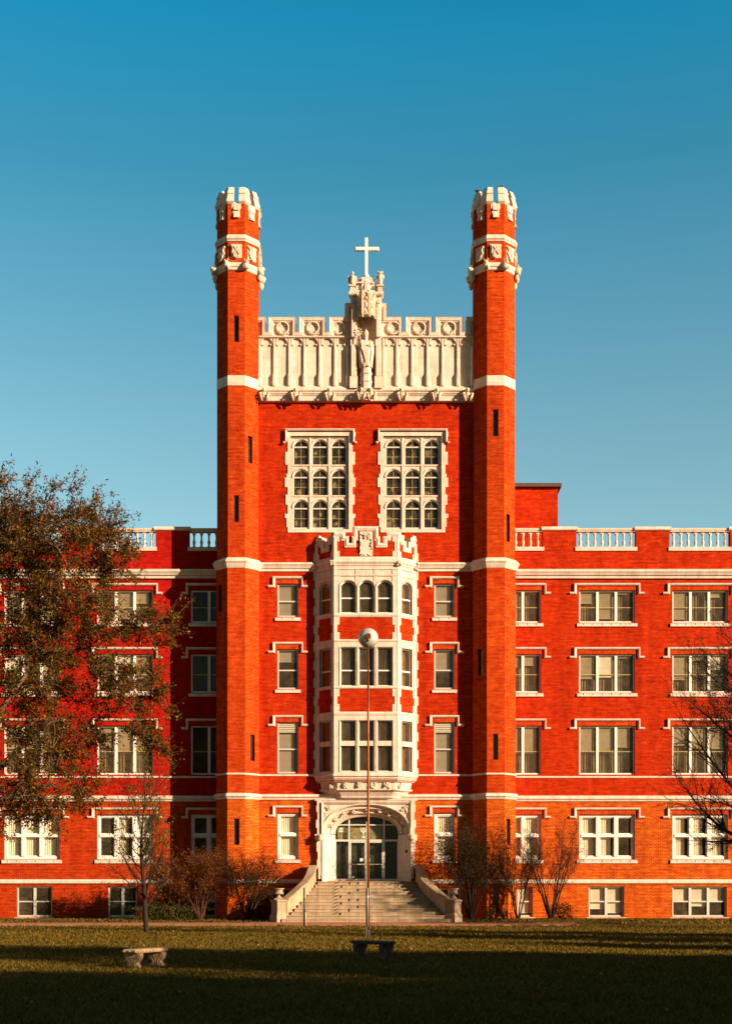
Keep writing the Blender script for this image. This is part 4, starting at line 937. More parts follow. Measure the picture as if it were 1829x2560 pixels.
# ---------------- bay (oriel) over the door
def bay():
    Z = lambda p: ZP(p, 0.0)
    Fx, Sx = 1.875, 3.0
    P = [(-Sx, YC), (-Fx, 0.0), (Fx, 0.0), (Sx, YC)]
    bricks = MB(); stone = MB(); trio = []
    q = random.Random(3)
    faces = []
    for a, b in zip(P[:-1], P[1:]):
        a, b = Vector(a), Vector(b); t = (b - a); L = t.length; t /= L; faces.append((face_frame((a + b) / 2, t), L))
    levels = [(1452.4, 1532, 'arch', 1437.6, 1543), (1619, 1714.7, 'rect', 1600, 1721), (1802, 1929, 'rect2', 1781, 1936)]
    for fi, (fx, L) in enumerate(faces):
        ls = [(XP(850.8), XP(888)), (XP(896.2), XP(933.8)), (XP(942.2), XP(980))] if fi == 1 else [(-.40, .40)]
        if fi == 0: ls = [(-.44, .44)]
        bricks.xf = stone.xf = fx
        holes = []
        for lv in levels:
            for (a, b) in ls: holes.append((a, b, Z(lv[1]), Z(lv[0])))
        wall(bricks, -L / 2, L / 2, Z(1952), Z(1394), holes, 0, .3, .8, 0, 1)
        # stone dressings round each storey
        for (zt, zb, kind, zs0, zs1) in levels:
            fr = MB(fx); pn = MB(fx); cu = MB(fx); trio.append((fr, pn, cu))
            zz0, zz1 = Z(zs1), Z(zs0)
            if kind == 'arch': zz1 = Z(1424)
            y0, y1 = -.035, .22
            eds = [-L / 2 + .03] + [v for l in ls for v in l] + [L / 2 - .03]
            stone.box(eds[0], eds[1], y0, y1, zz0, zz1); stone.box(eds[-2], eds[-1], y0, y1, zz0, zz1)
            for k in range(2, len(eds) - 2, 2): stone.box(eds[k], eds[k + 1], y0 + .004, y1, zz0, zz1)
            for (a, b) in ls:
                stone.box(a, b, y0, y1, zz0, Z(zb))
                if kind == 'arch': arch_head(stone, a, b, Z(zt) - .36, Z(zt), zz1, y0 + .03, y1)
                else: stone.box(a, b, y0, y1, Z(zt), zz1)
                if kind == 'arch':
                    arc = arch_pts(a - .06, b + .06, Z(zt) - .36, Z(zt) + .07, 12); stone.sweep([(a - .06, Z(zb))] + arc + [(b + .06, Z(zb))], [(0, y0 - .05), (0, y0 + .04), (.06, y0 + .04), (.045, y0 - .02)], ELEV)
                else: stone.sweep([(a - .05, Z(zb)), (a - .05, Z(zt) + .05), (b + .05, Z(zt) + .05), (b + .05, Z(zb))], [(0, y0 - .04), (0, y0 + .05), (.05, y0 + .05), (.04, y0 - .01)], ELEV)
                # sash
                yy = .10; f = .05
                fr.box(a, a + f, yy, yy + .08, Z(zb), Z(zt)); fr.box(b - f, b, yy, yy + .08, Z(zb), Z(zt)); fr.box(a + f, b - f, yy + .002, yy + .08, Z(zb), Z(zb) + f)
                if kind == 'arch':
                    fr.sweep(arch_pts(a, b, Z(zt) - .36, Z(zt), 12), [(0, yy), (0, yy + .08), (f, yy + .08), (f, yy)], ELEV); zm = Z(1495)
                elif kind == 'rect': fr.box(a + f, b - f, yy + .002, yy + .08, Z(zt) - f, Z(zt)); zm = Z(1676)
                else:
                    fr.box(a + f, b - f, yy + .002, yy + .08, Z(zt) - f, Z(zt)); zm = None
                    stone.box(a, b, y0 + .01, y1, Z(1865), Z(1852.7))
                if zm: fr.box(a + f, b - f, yy - .01, yy + .08, zm - .04, zm + .04)
                pn.quad((a, yy + .05, Z(zb)), (b, yy + .05, Z(zb)), (b, yy + .05, Z(zt)), (a, yy + .05, Z(zt)))
                if q.random() < .75: vfold(cu, a - .05, b + .05, Z(zb) - .05, Z(zt) + .05, yy + .34, .09, .03, q)
            # moulded bars above and below
            for zb_, hh, o in ((zz1, .10, .09), (zz0, .12, .08)):
                pass
        # teeth of quoins at the corners
        for (za, zb_) in ((1600, 1543), (1781, 1721), (1402, 1330)):
            n_ = 3; hgt = (Z(zb_) - Z(za)) / n_
            for k in range(n_):
                w_ = .30 if k % 2 == 0 else .17
                if fi == 1:
                    stone.box(-L / 2 + .02, -L / 2 + w_, -.03, .15, Z(za) + k * hgt, Z(za) + (k + 1) * hgt); stone.box(L / 2 - w_, L / 2 - .02, -.03, .15, Z(za) + k * hgt, Z(za) + (k + 1) * hgt)
                else:
                    stone.box(-L / 2 + .02, -L / 2 + w_ * .9, -.03, .15, Z(za) + k * hgt, Z(za) + (k + 1) * hgt); stone.box(L / 2 - w_ * .9, L / 2 - .02, -.03, .15, Z(za) + k * hgt, Z(za) + (k + 1) * hgt)
    bricks.xf = stone.xf = None
    # filler corner posts
    for (x, y) in ((-Fx, 0), (Fx, 0)):
        stone.lathe((x, y + .05, Z(1945)), [(.10, 0), (.10, Z(1340) - Z(1945))], 8, sm=False)
    bricks.prism_xy([(-Sx, YC + .02), (-Fx, .02), (Fx, .02), (Sx, YC + .02)], Z(1398), Z(1393))
    b = fix_normals(bricks.build('bay_window', ['brick', 'room'], B, 'three sided stone and brick bay above the entrance'))
    # toothed quoins where the bay meets the wall
    for s_ in (-1, 1):
        zz = np.linspace(Z(1940), Z(1350), 27)
        for k in range(26):
            w_ = (.16, .08)[k % 2]; xa, xb = sorted((s_ * (Sx - .08), s_ * (Sx + w_))); stone.box(xa, xb, YC - .03, YC + .05, zz[k], zz[k + 1])
    fix_normals(stone.build('stone_dressing', 'stone', b)); 
    for fr, pn, cu in trio:
        fr.build('casement', 'white', b); pn.build('pane', 'glass', b)
        if cu.f: cu.build('curtain', 'curtain', b)
    def ring(name, prof, mat='stone', pth=P):
        m = MB(); m.sweep(pth, prof, PLAN); return fix_normals(m.build(name, mat, b))
    ring('cornice', [(-.1, Z(1392)), (.02, Z(1392)), (.13, Z(1402)), (.18, Z(1405)), (.16, Z(1408)), (.10, Z(1410)), (.10, Z(1413)), (.05, Z(1415)), (.03, Z(1420)), (.05, Z(1423)), (-.1, Z(1424))])
    ring('moulding', [(-.1, Z(1437)), (.05, Z(1437)), (.07, Z(1439)), (.04, Z(1441)), (-.1, Z(1441))])
    for zt, zb in ((1533, 1543), (1598, 1606), (1716, 1723), (1779, 1790)):
        ring('moulding', [(-.1, Z(zt)), (.06, Z(zt + 1)), (.09, Z((zt + zb) / 2)), (.05, Z(zb - 1)), (-.1, Z(zb))])
    ring('base_moulding', [(-.3, Z(1933)), (.06, Z(1934)), (.16, Z(1938)), (.16, Z(1941)), (.06, Z(1944)), (.09, Z(1946)), (.03, Z(1949)), (-.06, Z(1954)), (-.3, Z(1956))])
    sc = lambda k, dx=0: [(-Sx + (1 - k) * 1.25, YC), (-Fx + (1 - k) * .75, YC - k), (Fx - (1 - k) * .75, YC - k), (Sx - (1 - k) * 1.25, YC)]
    m = MB()
    def lp(k, z): return [(*p, z) for p in sc(k)]
    m.loft([lp(.92, Z(1950)), lp(.80, Z(1956)), lp(.74, Z(1971)), lp(.84, Z(1972)), lp(.84, Z(1975)), lp(.66, Z(1979)), lp(.46, Z(1990)), lp(.50, Z(1991)), lp(.46, Z(1994)), lp(.25, Z(1996))])
    for s_ in (-1, 1):
        for (w0, za, zb_) in ((2.95, 1938, 1953), (2.62, 1953, 1973), (2.2, 1973, 1988)):
            xa, xb = sorted((s_ * (w0 - .7), s_ * w0)); m.box(xa, xb, YC - .035, YC + .02, Z(zb_), Z(za))
    fix_normals(m.build('corbel', 'stone', b))
    for k, px in enumerate((864.5, 898, 932, 966.5)):
        m = MB(); x = XP(px, .2); m.box(x - .19, x + .19, YC - .86, YC - .7, Z(1972), Z(1956.5)); relief(m, x, Z(1964), .36, .36, YC - .86, 12, 60 + k, .05, r=.06); m.build('carved_boss', 'stone_carved', b)
    for s_ in (-1, 1):
        m = MB(); x = s_ * 2.05; relief(m, x, Z(1964), .34, .36, YC - .50, 12, 70 + s_, .12, r=.07); m.build('carved_boss', 'stone_carved', b)
    # parapet of the bay: stepped battlements on the three faces
    m = MB(); bk = MB(); 
    fx, L = faces[1]
    m.xf = fx; bk.xf = fx
    T = .12
    front = [(-L / 2, 1334), (-1.06, 1334), (-1.06, 1347), (-.86, 1347) if False else (-1.06, 1347), (-.95, 1347), (-.95, 1361), (-.80, 1361), (-.80, 1349), (-.70, 1349), (-.70, 1318)]
    front = [(-L / 2 - .02, 1333), (XP(861), 1333), (XP(861), 1343), (XP(870), 1343), (XP(870), 1360), (XP(881), 1360), (XP(881), 1343), (XP(885), 1343), (XP(885), 1318)]
    pts = [(x, Z(z)) for x, z in front]; pts = pts + [(-x, z) for x, z in pts[::-1]]
    def stepped(mm, pts, zb, y0=-.04):
        for p, q_ in zip(pts[:-1], pts[1:]):
            if abs(p[0] - q_[0]) > 1e-4: bk.box(p[0], q_[0], 0.0, .35, zb, p[1] - .002)
        mm.sweep(pts, [(0, y0 - .03), (-.04, y0 - .02), (-.04, .40), (0, .40), (0, .02), (.21, .02), (.21, y0), (.15, y0 - .01), (.10, y0 - .05)], ELEV)
    stepped(m, pts, Z(1394))
    # carved panel under the middle merlon
    m.box(XP(899), XP(931), -.05, .02, Z(1391), Z(1329))
    relief(m, 0, Z(1340), .62, .45, -.05, 22, 81, .07, r=.06); relief(m, -.32, Z(1362), .12, .9, -.05, 14, 82, .06, r=.05); relief(m, .32, Z(1362), .12, .9, -.05, 14, 83, .06, r=.05); relief(m, 0, Z(1387), .6, .1, -.05, 10, 84, .05, r=.05)
    for fi, s_ in ((0, -1), (2, 1)):
        fx, L2 = faces[fi]; m.xf = fx; bk.xf = fx; hl = L2 / 2
        sp = [(-hl, 1337), (-.30, 1337), (-.30, 1350), (-.12, 1350), (-.12, 1366), (.14, 1366), (.14, 1350), (.32, 1350), (.32, 1337), (hl, 1337)]
        stepped(m, [(x, Z(z) - .02) for x, z in sp], Z(1394))
    m.xf = None; bk.xf = None
    pr = fix_normals(bk.build('bay_parapet', 'brick', b)); fix_normals(m.build('battlement', 'stone', b))
    for k, (x, y) in enumerate(P):
        m = MB(); d = Vector((x, y - YC)) if k in (1, 2) else Vector((math.copysign(.4, x), -1)); d.normalize()
        relief(m, x + d.x * .12, Z(1409), .34, .36, y + d.y * .12, 12, 90 + k, .13, r=.085); m.build('carved_boss', 'stone_carved', b)
bay()

# ---------------- entrance portal
def portal():
    Yf = .72; X = lambda p: XP(p, Yf); Z = lambda p: ZP(p, Yf)
    xo0, xo1 = X(805), X(1027); xi0, xi1 = XP(838, 1.75), XP(994.5, 1.75)
    zs = Z(2086); zao = Z(2010); zai = ZP(2042.6, 1.75); zfl = 2.56
    m = MB()
    # surround
    zz = [2198, 2170, 2150, 2130, 2102, 2086, 2070, 2050, 2030, 2015, 2002]
    for s_ in (-1, 1):
        for k in range(10):
            e = (0, 5, 2, 6, 12, 4, 8, 3, 7, 5)[k]
            xa, xb = sorted((X(914.5 + s_ * 112.5), X(914.5 + s_ * (119 + e * .7)))); m.box(xa, xb, Yf, YC + .05, Z(zz[k]), Z(zz[k + 1]))
    m.box(X(786), X(1043), Yf + .002, YC + .05, Z(2002), Z(1997))
    arch_head(m, xo0, xo1, zs, zao, Z(2002), Yf + .06, YC + .05, X(802), X(1027.5), n=20, p=2.25)
    # square label mould
    m.sweep([(X(804), zs), (X(804), Z(2006)), (X(1025.5), Z(2006)), (X(1025.5), zs)], [(-.0, Yf - .10), (-.0, Yf + .08), (.12, Yf + .08), (.10, Yf - .02)], ELEV)
    # moulded splay, lofted from the outer to the inner arch
    n = 24
    def curve(f, y):
        x0 = xo0 + (xi0 - xo0) * f; x1 = xo1 + (xi1 - xo1) * f; za = zao + (zai - zao) * f; zsp = zs + (ZP(2086, 1.75) - zs) * f
        return [(a, y, b) for a, b in arch_pts(x0, x1, zsp, za, n, 2.25)]
    steps = [(-.02, Yf + .10), (-.02, Yf - .02), (.06, Yf - .02), (.13, Yf + .08), (.16, Yf + .20), (.30, Yf + .22), (.36, Yf + .20), (.38, Yf + .34), (.62, Yf + .52), (.64, Yf + .46), (.72, Yf + .46), (.76, Yf + .60), (.90, Yf + .72), (.93, Yf + .68), (1.0, Yf + .74), (1.0, 1.95)]
    m.loft([curve(f, y) for f, y in steps], 0, False, False, closed=False)
    p = m.build('entrance_portal', 'stone', B, 'arched cream stone entrance with glazed doors')
    # plain splayed jamb slabs below the springing
    for s_ in (-1, 1):
        m = MB()
        xa = xo0 if s_ < 0 else xo1; xb = xi0 if s_ < 0 else xi1
        m.loft([[(xa, Yf + .0, zfl - .06), (xb, 1.60, zfl - .06), (xb, 1.8, zfl - .06), (xa - s_ * -.02, 1.8, zfl - .06)], [(xa, Yf + .0, zs), (xb, 1.60, zs), (xb, 1.8, zs), (xa - s_ * -.02, 1.8, zs)]])
        m.loft([[(xa, Yf - .06, zfl - .06), (xb - s_ * .06, 1.54, zfl - .06), (xb, 1.8, zfl - .06), (xa, 1.8, zfl - .06)], [(xa, Yf - .06, zfl + .36), (xb - s_ * .06, 1.54, zfl + .36), (xb, 1.8, zfl + .36), (xa, 1.8, zfl + .36)], [(xa, Yf, zfl + .42), (xb, 1.60, zfl + .42), (xb, 1.8, zfl + .42), (xa, 1.8, zfl + .42)]])
        fix_normals(m.build('jamb', 'stone', p))
    # bosses in the hollow, spandrel foliage, label stop heads
    cen = arch_pts(xo0 + (xi0 - xo0) * .52, xo1 + (xi1 - xo1) * .52, zs, zao + (zai - zao) * .52, 40, 2.25)
    for k in range(9):
        x, z = cen[4 + k * 4]; m = MB(); relief(m, x, z, .24, .24, Yf + .38, 7, 120 + k, .09, r=.06); m.build('carved_boss', 'stone_carved', p)
    for s_ in (-1, 1):
        m = MB(); x = X(914.5 + s_ * 98); relief(m, x, Z(2022), .55, .42, Yf + .06, 16, 140 + s_, .07, r=.08); relief(m, X(914.5 + s_ * 104), Z(2034), .2, .4, Yf + .06, 7, 144 + s_, .06, r=.06); m.build('spandrel_carving', 'stone_carved', p)
        m = MB(); x = X(914.5 + s_ * 114); m.box(x - .2, x + .2, Yf - .01, Yf + .1, Z(2102), Z(2086)); m.blob((x, Yf - .12, Z(2094)), (.16, .16, .2), 8, 6); relief(m, x, Z(2094), .36, .4, Yf - .14, 9, 150 + s_, .09, r=.07); m.build('carved_head', 'stone_carved', p)
    m = MB(); fy = 1.2; t = .53; xq = XP(1015, fy)
    m.xf = None; m.box(-.1, .1, -.012, .0, -.1, .1); o = m.build('plaque', 'plaque', p)
    ang = math.atan2(1.60 - Yf, xi1 - xo1); o.location = (xo1 + (xi1 - xo1) * .36, Yf + (1.60 - Yf) * .36 - .004, ZP(2129, 1.2)); o.rotation_euler = (0, 0, ang + math.pi)
    # glazed screen and doors
    Yd = 1.75; XD = lambda q: XP(q, Yd); ZD = lambda q: ZP(q, Yd)
    fr = MB()
    def bar(x0, x1, z0, z1, d=0.0): fr.box(x0, x1, Yd - .06 + d, Yd + .06, z0, z1)
    z0, zt1, zt2, ztop = zfl, ZD(2102), ZD(2063), zai
    for c in (872.5, 959.5): bar(XD(c) - .045, XD(c) + .045, z0, ztop - (.12 if True else 0))
    bar(xi0, xi1, zt1 - .06, zt1 + .06, -.004); bar(xi0, xi1, zt2 - .035, zt2 + .035, -.004)
    bar(xi0, XD(872.5) - .045, z0, z0 + .14, .004); bar(XD(959.5) + .045, xi1, z0, z0 + .14, .004)
    bar(xi0, xi0 + .05, z0, zt1, .003); bar(xi1 - .05, xi1, z0, zt1, .003)
    s = fr.build('door_screen', 'alu', p)
    m = MB(); m.quad((xi0 - .1, Yd, z0), (xi1 + .1, Yd, z0), (xi1 + .1, Yd, ztop + .1), (xi0 - .1, Yd, ztop + .1)); m.build('screen_glass', 'glass_door', p)
    for (a, b, hx) in ((XD(872.5) + .05, XD(914.5) - .005, -1), (XD(914.5) + .005, XD(959.5) - .05, 1)):
        m = MB(); f = .075; zt = zt1 - .065
        m.box(a, a + f, Yd - .05, Yd + .03, z0 + .01, zt); m.box(b - f, b, Yd - .05, Yd + .03, z0 + .01, zt); m.box(a + f, b - f, Yd - .048, Yd + .03, z0 + .01, z0 + .14); m.box(a + f, b - f, Yd - .048, Yd + .03, zt - .07, zt)
        d = m.build('door', 'alu', p)
        m = MB(); hz = z0 + 1.02; m.tube([(a + .05, Yd - .09, hz), (b - .05, Yd - .09, hz)], .018, 8); m.box(*(sorted((b - .06, b - .52)) if hx < 0 else sorted((a + .06, a + .5))), Yd - .115, Yd - .07, hz - .035, hz + .035); m.build('push_bar', 'conduit', d)
        m = MB(); xx = b - .26 if hx < 0 else a + .14; m.box(xx - .1, xx + .1, Yd - .012, Yd - .004, hz + .18, hz + .36); m.build('notice', 'paper', d)
        if hx < 0: m = MB(); m.box(a + .08, a + .24, Yd - .012, Yd - .004, z0 + .2, z0 + .30); m.build('sticker', 'paper', d)
    # lobby behind
    m = MB(); yb = 4.6
    m.quad((xi0 - 1, yb, z0), (xi1 + 1, yb, z0), (xi1 + 1, yb, ztop + .5), (xi0 - 1, yb, ztop + .5), 0)
    m.quad((xi0 - 1, Yd + .1, z0 - .002), (xi1 + 1, Yd + .1, z0 - .002), (xi1 + 1, yb, z0 - .002), (xi0 - 1, yb, z0 - .002), 1)
    for xx in (xi0 - 1, xi1 + 1): m.quad((xx, Yd + .1, z0), (xx, yb, z0), (xx, yb, ztop + .5), (xx, Yd + .1, ztop + .5), 0)
    m.quad((xi0 - 1, Yd + .1, ztop + .5), (xi1 + 1, Yd + .1, ztop + .5), (xi1 + 1, yb, ztop + .5), (xi0 - 1, yb, ztop + .5), 1)
    m.build('lobby', ['green', 'room'], p)
    # mosaic lunette behind the fanlight with pale eagle-like emblem and scroll
    m = MB(); m.box(XD(876), XD(956), Yd + .16, Yd + .20, zt1 + .02, zt2 - .0)
    mo = m.build('mosaic_panel', 'mosaic', p)
    m = MB(); ex, ez = XD(908), (zt1 + zt2) / 2 + .12; ye = Yd + .155
    for k in (-1, 1):
        m.prism_xz([(ex + k * .03, ez - .15), (ex + k * .17, ez - .02), (ex + k * .19, ez + .18), (ex + k * .13, ez + .26), (ex + k * .09, ez + .05)], ye - .012, ye)
    m.prism_xz([(ex - .05, ez + .22), (ex + .05, ez + .22), (ex + .04, ez - .25), (ex, ez - .32), (ex - .04, ez - .25)], ye - .016, ye - .002); m.prism_xz([(ex - .09, ez - .42), (ex + .12, ez - .46), (ex + .09, ez - .32), (ex - .08, ez - .30)], ye - .012, ye)
    m.build('bird_emblem', 'paper', mo)
    m = MB()
    for k in (-1, 1): m.prism_xz([(ex + k * .05, ez - .28), (ex + k * .17, ez - .16), (ex + k * .20, ez + .0), (ex + k * .10, ez - .06)], ye - .008, ye)
    m.build('emblem_field', 'green', mo)
    m = MB(); m.box(XD(840) + .08, XD(869), Yd + .16, Yd + .19, zt1 + .02, zt2 - .05, 0)
    sp = m.build('side_light_panel', 'mosaic', p)
    m = MB(); m.loft([[(XD(846), Yd + .15, zt2 - .42), (XD(868), Yd + .15, zt2 - .46), (XD(868), Yd + .15, zt2 - .17), (XD(849), Yd + .15, zt2 - .13)], [(XD(846), Yd + .158, zt2 - .42), (XD(868), Yd + .158, zt2 - .46), (XD(868), Yd + .158, zt2 - .17), (XD(849), Yd + .158, zt2 - .13)]])
    m.build('scroll', 'paper', sp)
    cu = bpy.data.curves.new('lettering', 'FONT'); cu.body = 'ster Connect'; cu.size = .135; cu.align_x = 'CENTER'; cu.align_y = 'CENTER'
    to = bpy.data.objects.new('lettering_tmp', cu); COL.objects.link(to); dg = bpy.context.evaluated_depsgraph_get()
    me = bpy.data.meshes.new_from_object(to.evaluated_get(dg)); bpy.data.objects.remove(to); bpy.data.curves.remove(cu)
    me.materials.clear(); me.materials.append(MT['bark']); lo = bpy.data.objects.new('lettering', me); COL.objects.link(lo); lo.parent = sp
    lo.location = (XD(857.5), Yd + .142, zt2 - .30); lo.rotation_euler = (R(90), R(3), 0); lo.scale = (.62, 1, 1)
    m = MB(); m.box(xi0 - .1, XD(870), Yd + .55, Yd + .6, z0, zt1 - .1); m.build('lobby_partition', 'green_pale', p)
    m = MB(); m.box(XD(850), XD(861), Yd + .25, Yd + .27, ZD(2135), ZD(2123)); m.build('red_notice', 'red_notice', p)
portal()
m = MB(); x, y, z = XP(845, 2.2), 2.25, 2.56
for a, b in ((0, 0), (.42, 0), (0, .4), (.42, .4)): m.box(x + a, x + a + .045, y + b, y + b + .045, z, z + (.85 if b else .44))
m.box(x - .01, x + .48, y - .01, y + .46, z + .44, z + .48); m.box(x, x + .465, y + .405, y + .44, z + .62, z + .85)
ch = m.build('chair', 'chair'); tag(ch, 'orange wooden chair standing in the lobby behind the left glass of the entrance', 'chair')

# ------------------------------------------------------------------ statue of a robed bishop
def statue():
    m = MB(); cx, cy, z0 = STX, STY - .02, STZ; H = 2.05; q = random.Random(2)
    prof = [(0.0, .34, .26), (.05, .36, .28), (.15, .37, .28), (.30, .41, .29), (.45, .45, .30), (.58, .44, .30), (.68, .42, .27), (.76, .36, .23), (.80, .26, .18), (.825, .13, .12), (.845, .11, .11)]
    rings = []
    for t, rx, ry in prof:
        ring = []
        for k in range(32):
            a = 2 * math.pi * k / 32; f = 1.1 + .09 * math.sin(a * 9 + t * 3) * (1 - t) + .035 * math.sin(a * 15 + 1) * (1 - t)
            ring.append((cx + rx * f * math.cos(a), cy + ry * f * math.sin(a), z0 + t * H * .985))
        rings.append(ring)
    m.loft(rings, 0, True, True)
    hz = z0 + .895 * H
    hp = [(.05, -.16), (.09, -.12), (.105, -.04), (.11, .04), (.105, .10), (.10, .13)]
    m.loft([[(cx + r * math.cos(a), cy - .03 + r * 1.12 * math.sin(a), hz + z) for a in np.linspace(0, 2 * math.pi, 13)[:-1]] for r, z in hp], 0, True, True)
    m.blob((cx, cy - .155, hz - .0), (.025, .035, .035), 6, 5)               # nose
    for k in (-1, 1):
        m.blob((cx + k * .045, cy - .135, hz + .035), (.022, .015, .014), 6, 4); m.blob((cx + k * .115, cy - .02, hz), (.018, .03, .035), 6, 4)
    m.blob((cx, cy - .12, hz - .13), (.085, .07, .13), 8, 6); m.blob((cx, cy - .145, hz - .06), (.04, .02, .012), 6, 4)   # beard, mouth
    mit = [(.125, .10), (.135, .16), (.14, .26), (.10, .38), (.015, .48)]
    m.loft([[(cx + r * math.cos(a), cy - .03 + r * .8 * math.sin(a), hz + z) for a in np.linspace(0, 2 * math.pi, 13)[:-1]] for r, z in mit], 0, True, False)
    m.blob((cx, cy - .03, hz + .50), .03, 6, 4)
    # cope edges falling from the shoulders, arms and hands
    for k in (-1, 1):
        m.tube([(cx + k * .22, cy - .16, z0 + .79 * H), (cx + k * .28, cy - .24, z0 + .62 * H), (cx + k * .33, cy - .23, z0 + .40 * H), (cx + k * .26, cy - .25, z0 + .16 * H), (cx + k * .18, cy - .24, z0 + .04 * H)], [.06, .08, .07, .06, .04], 8)
        m.tube([(cx + k * .33, cy - .08, z0 + .75 * H), (cx + k * .36, cy - .2, z0 + .60 * H), (cx + k * (.16 if k > 0 else .30), cy - .33, z0 + (.60 if k > 0 else .68) * H)], [.10, .095, .06], 8)
        hx = cx + k * (.13 if k > 0 else .29); hz2 = z0 + (.60 if k > 0 else .69) * H
        m.blob((hx, cy - .35, hz2), (.045, .03, .05), 7, 5)
        for j in range(4): m.tube([(hx - .03 + j * .02, cy - .375, hz2 + .03), (hx - .03 + j * .02, cy - .39, hz2 + .06 + .01 * (j % 2)), (hx - .028 + j * .018, cy - .37, hz2 + .085)], [.011, .010, .007], 5)
        m.tube([(hx + .04, cy - .36, hz2), (hx + .055, cy - .375, hz2 + .04)], [.013, .009], 5)
    for j in range(5): m.tube([(cx - .16 + .08 * j, cy - .27, z0 + .52 * H), (cx - .14 + .07 * j + .02 * (j % 2), cy - .28, z0 + .25 * H), (cx - .15 + .075 * j, cy - .27, z0 + .02 * H)], [.02, .03, .028], 6)
    for k in (-1, 1): m.blob((cx + k * .13, cy - .29, z0 + .03), (.07, .12, .04), 7, 4)
    m.tube([(cx - .02, cy - .33, z0 + .12 * H), (cx - .30, cy - .37, z0 + .70 * H), (cx - .40, cy - .30, z0 + .93 * H)], .028, 8)   # staff
    top = Vector((cx - .40, cy - .30, z0 + .93 * H))
    sp = [(top.x + .10 * (1 - i / 22) * math.cos(i * .45 + 3.1) - .06, top.y, top.z + .10 + .13 * (1 - i / 26) * math.sin(i * .45 + 3.1) * 1.1 + .05) for i in range(18)]
    m.tube([tuple(top)] + sp, .03, 7)
    for k in range(8): m.blob((top.x - .06 + .19 * math.cos(k * .8), top.y, top.z + .16 + .2 * math.sin(k * .8)), (.05, .04, .05), 6, 4)
    o = fix_normals(m.build('statue', 'stone')); tag(o, 'cream stone statue of a robed bishop with mitre, in the niche below the cross', 'statue')
statue()

# ------------------------------------------------------------------ two birds on the right tower
def bird(x, y, z, rot, label):
    m = MB(); m.blob((0, 0, .12), (.13, .075, .08), 8, 6); m.blob((.13, 0, .20), (.055, .05, .055), 7, 5); m.tube([(.17, 0, .2), (.23, 0, .19)], [.018, .004], 5)
    m.loft([[(-.08, -.03, .12), (-.08, .03, .12), (-.08, .03, .15), (-.08, -.03, .15)], [(-.27, -.035, .06), (-.27, .035, .06), (-.27, .035, .07), (-.27, -.035, .07)]])
    for k in (-1, 1): m.tube([(0.0, k * .03, .06), (.02, k * .03, 0)], .01, 5)
    o = fix_normals(m.build('bird', 'bird')); o.location = (x, y, z); o.rotation_euler = (0, 0, rot); o.scale = (1.0, 1.0, 1.0); tag(o, label, 'bird', 'birds perched on the right tower'); return o
bird(XP(1249, .3), .36, ZP(464.5, 0) + .0, .2, 'dark bird on the front right battlement of the right tower')
bird(7.71 - 1.0, OCT_A - .42, ZP(464.5, 0), 2.6, 'dark bird on the left battlement of the right tower')

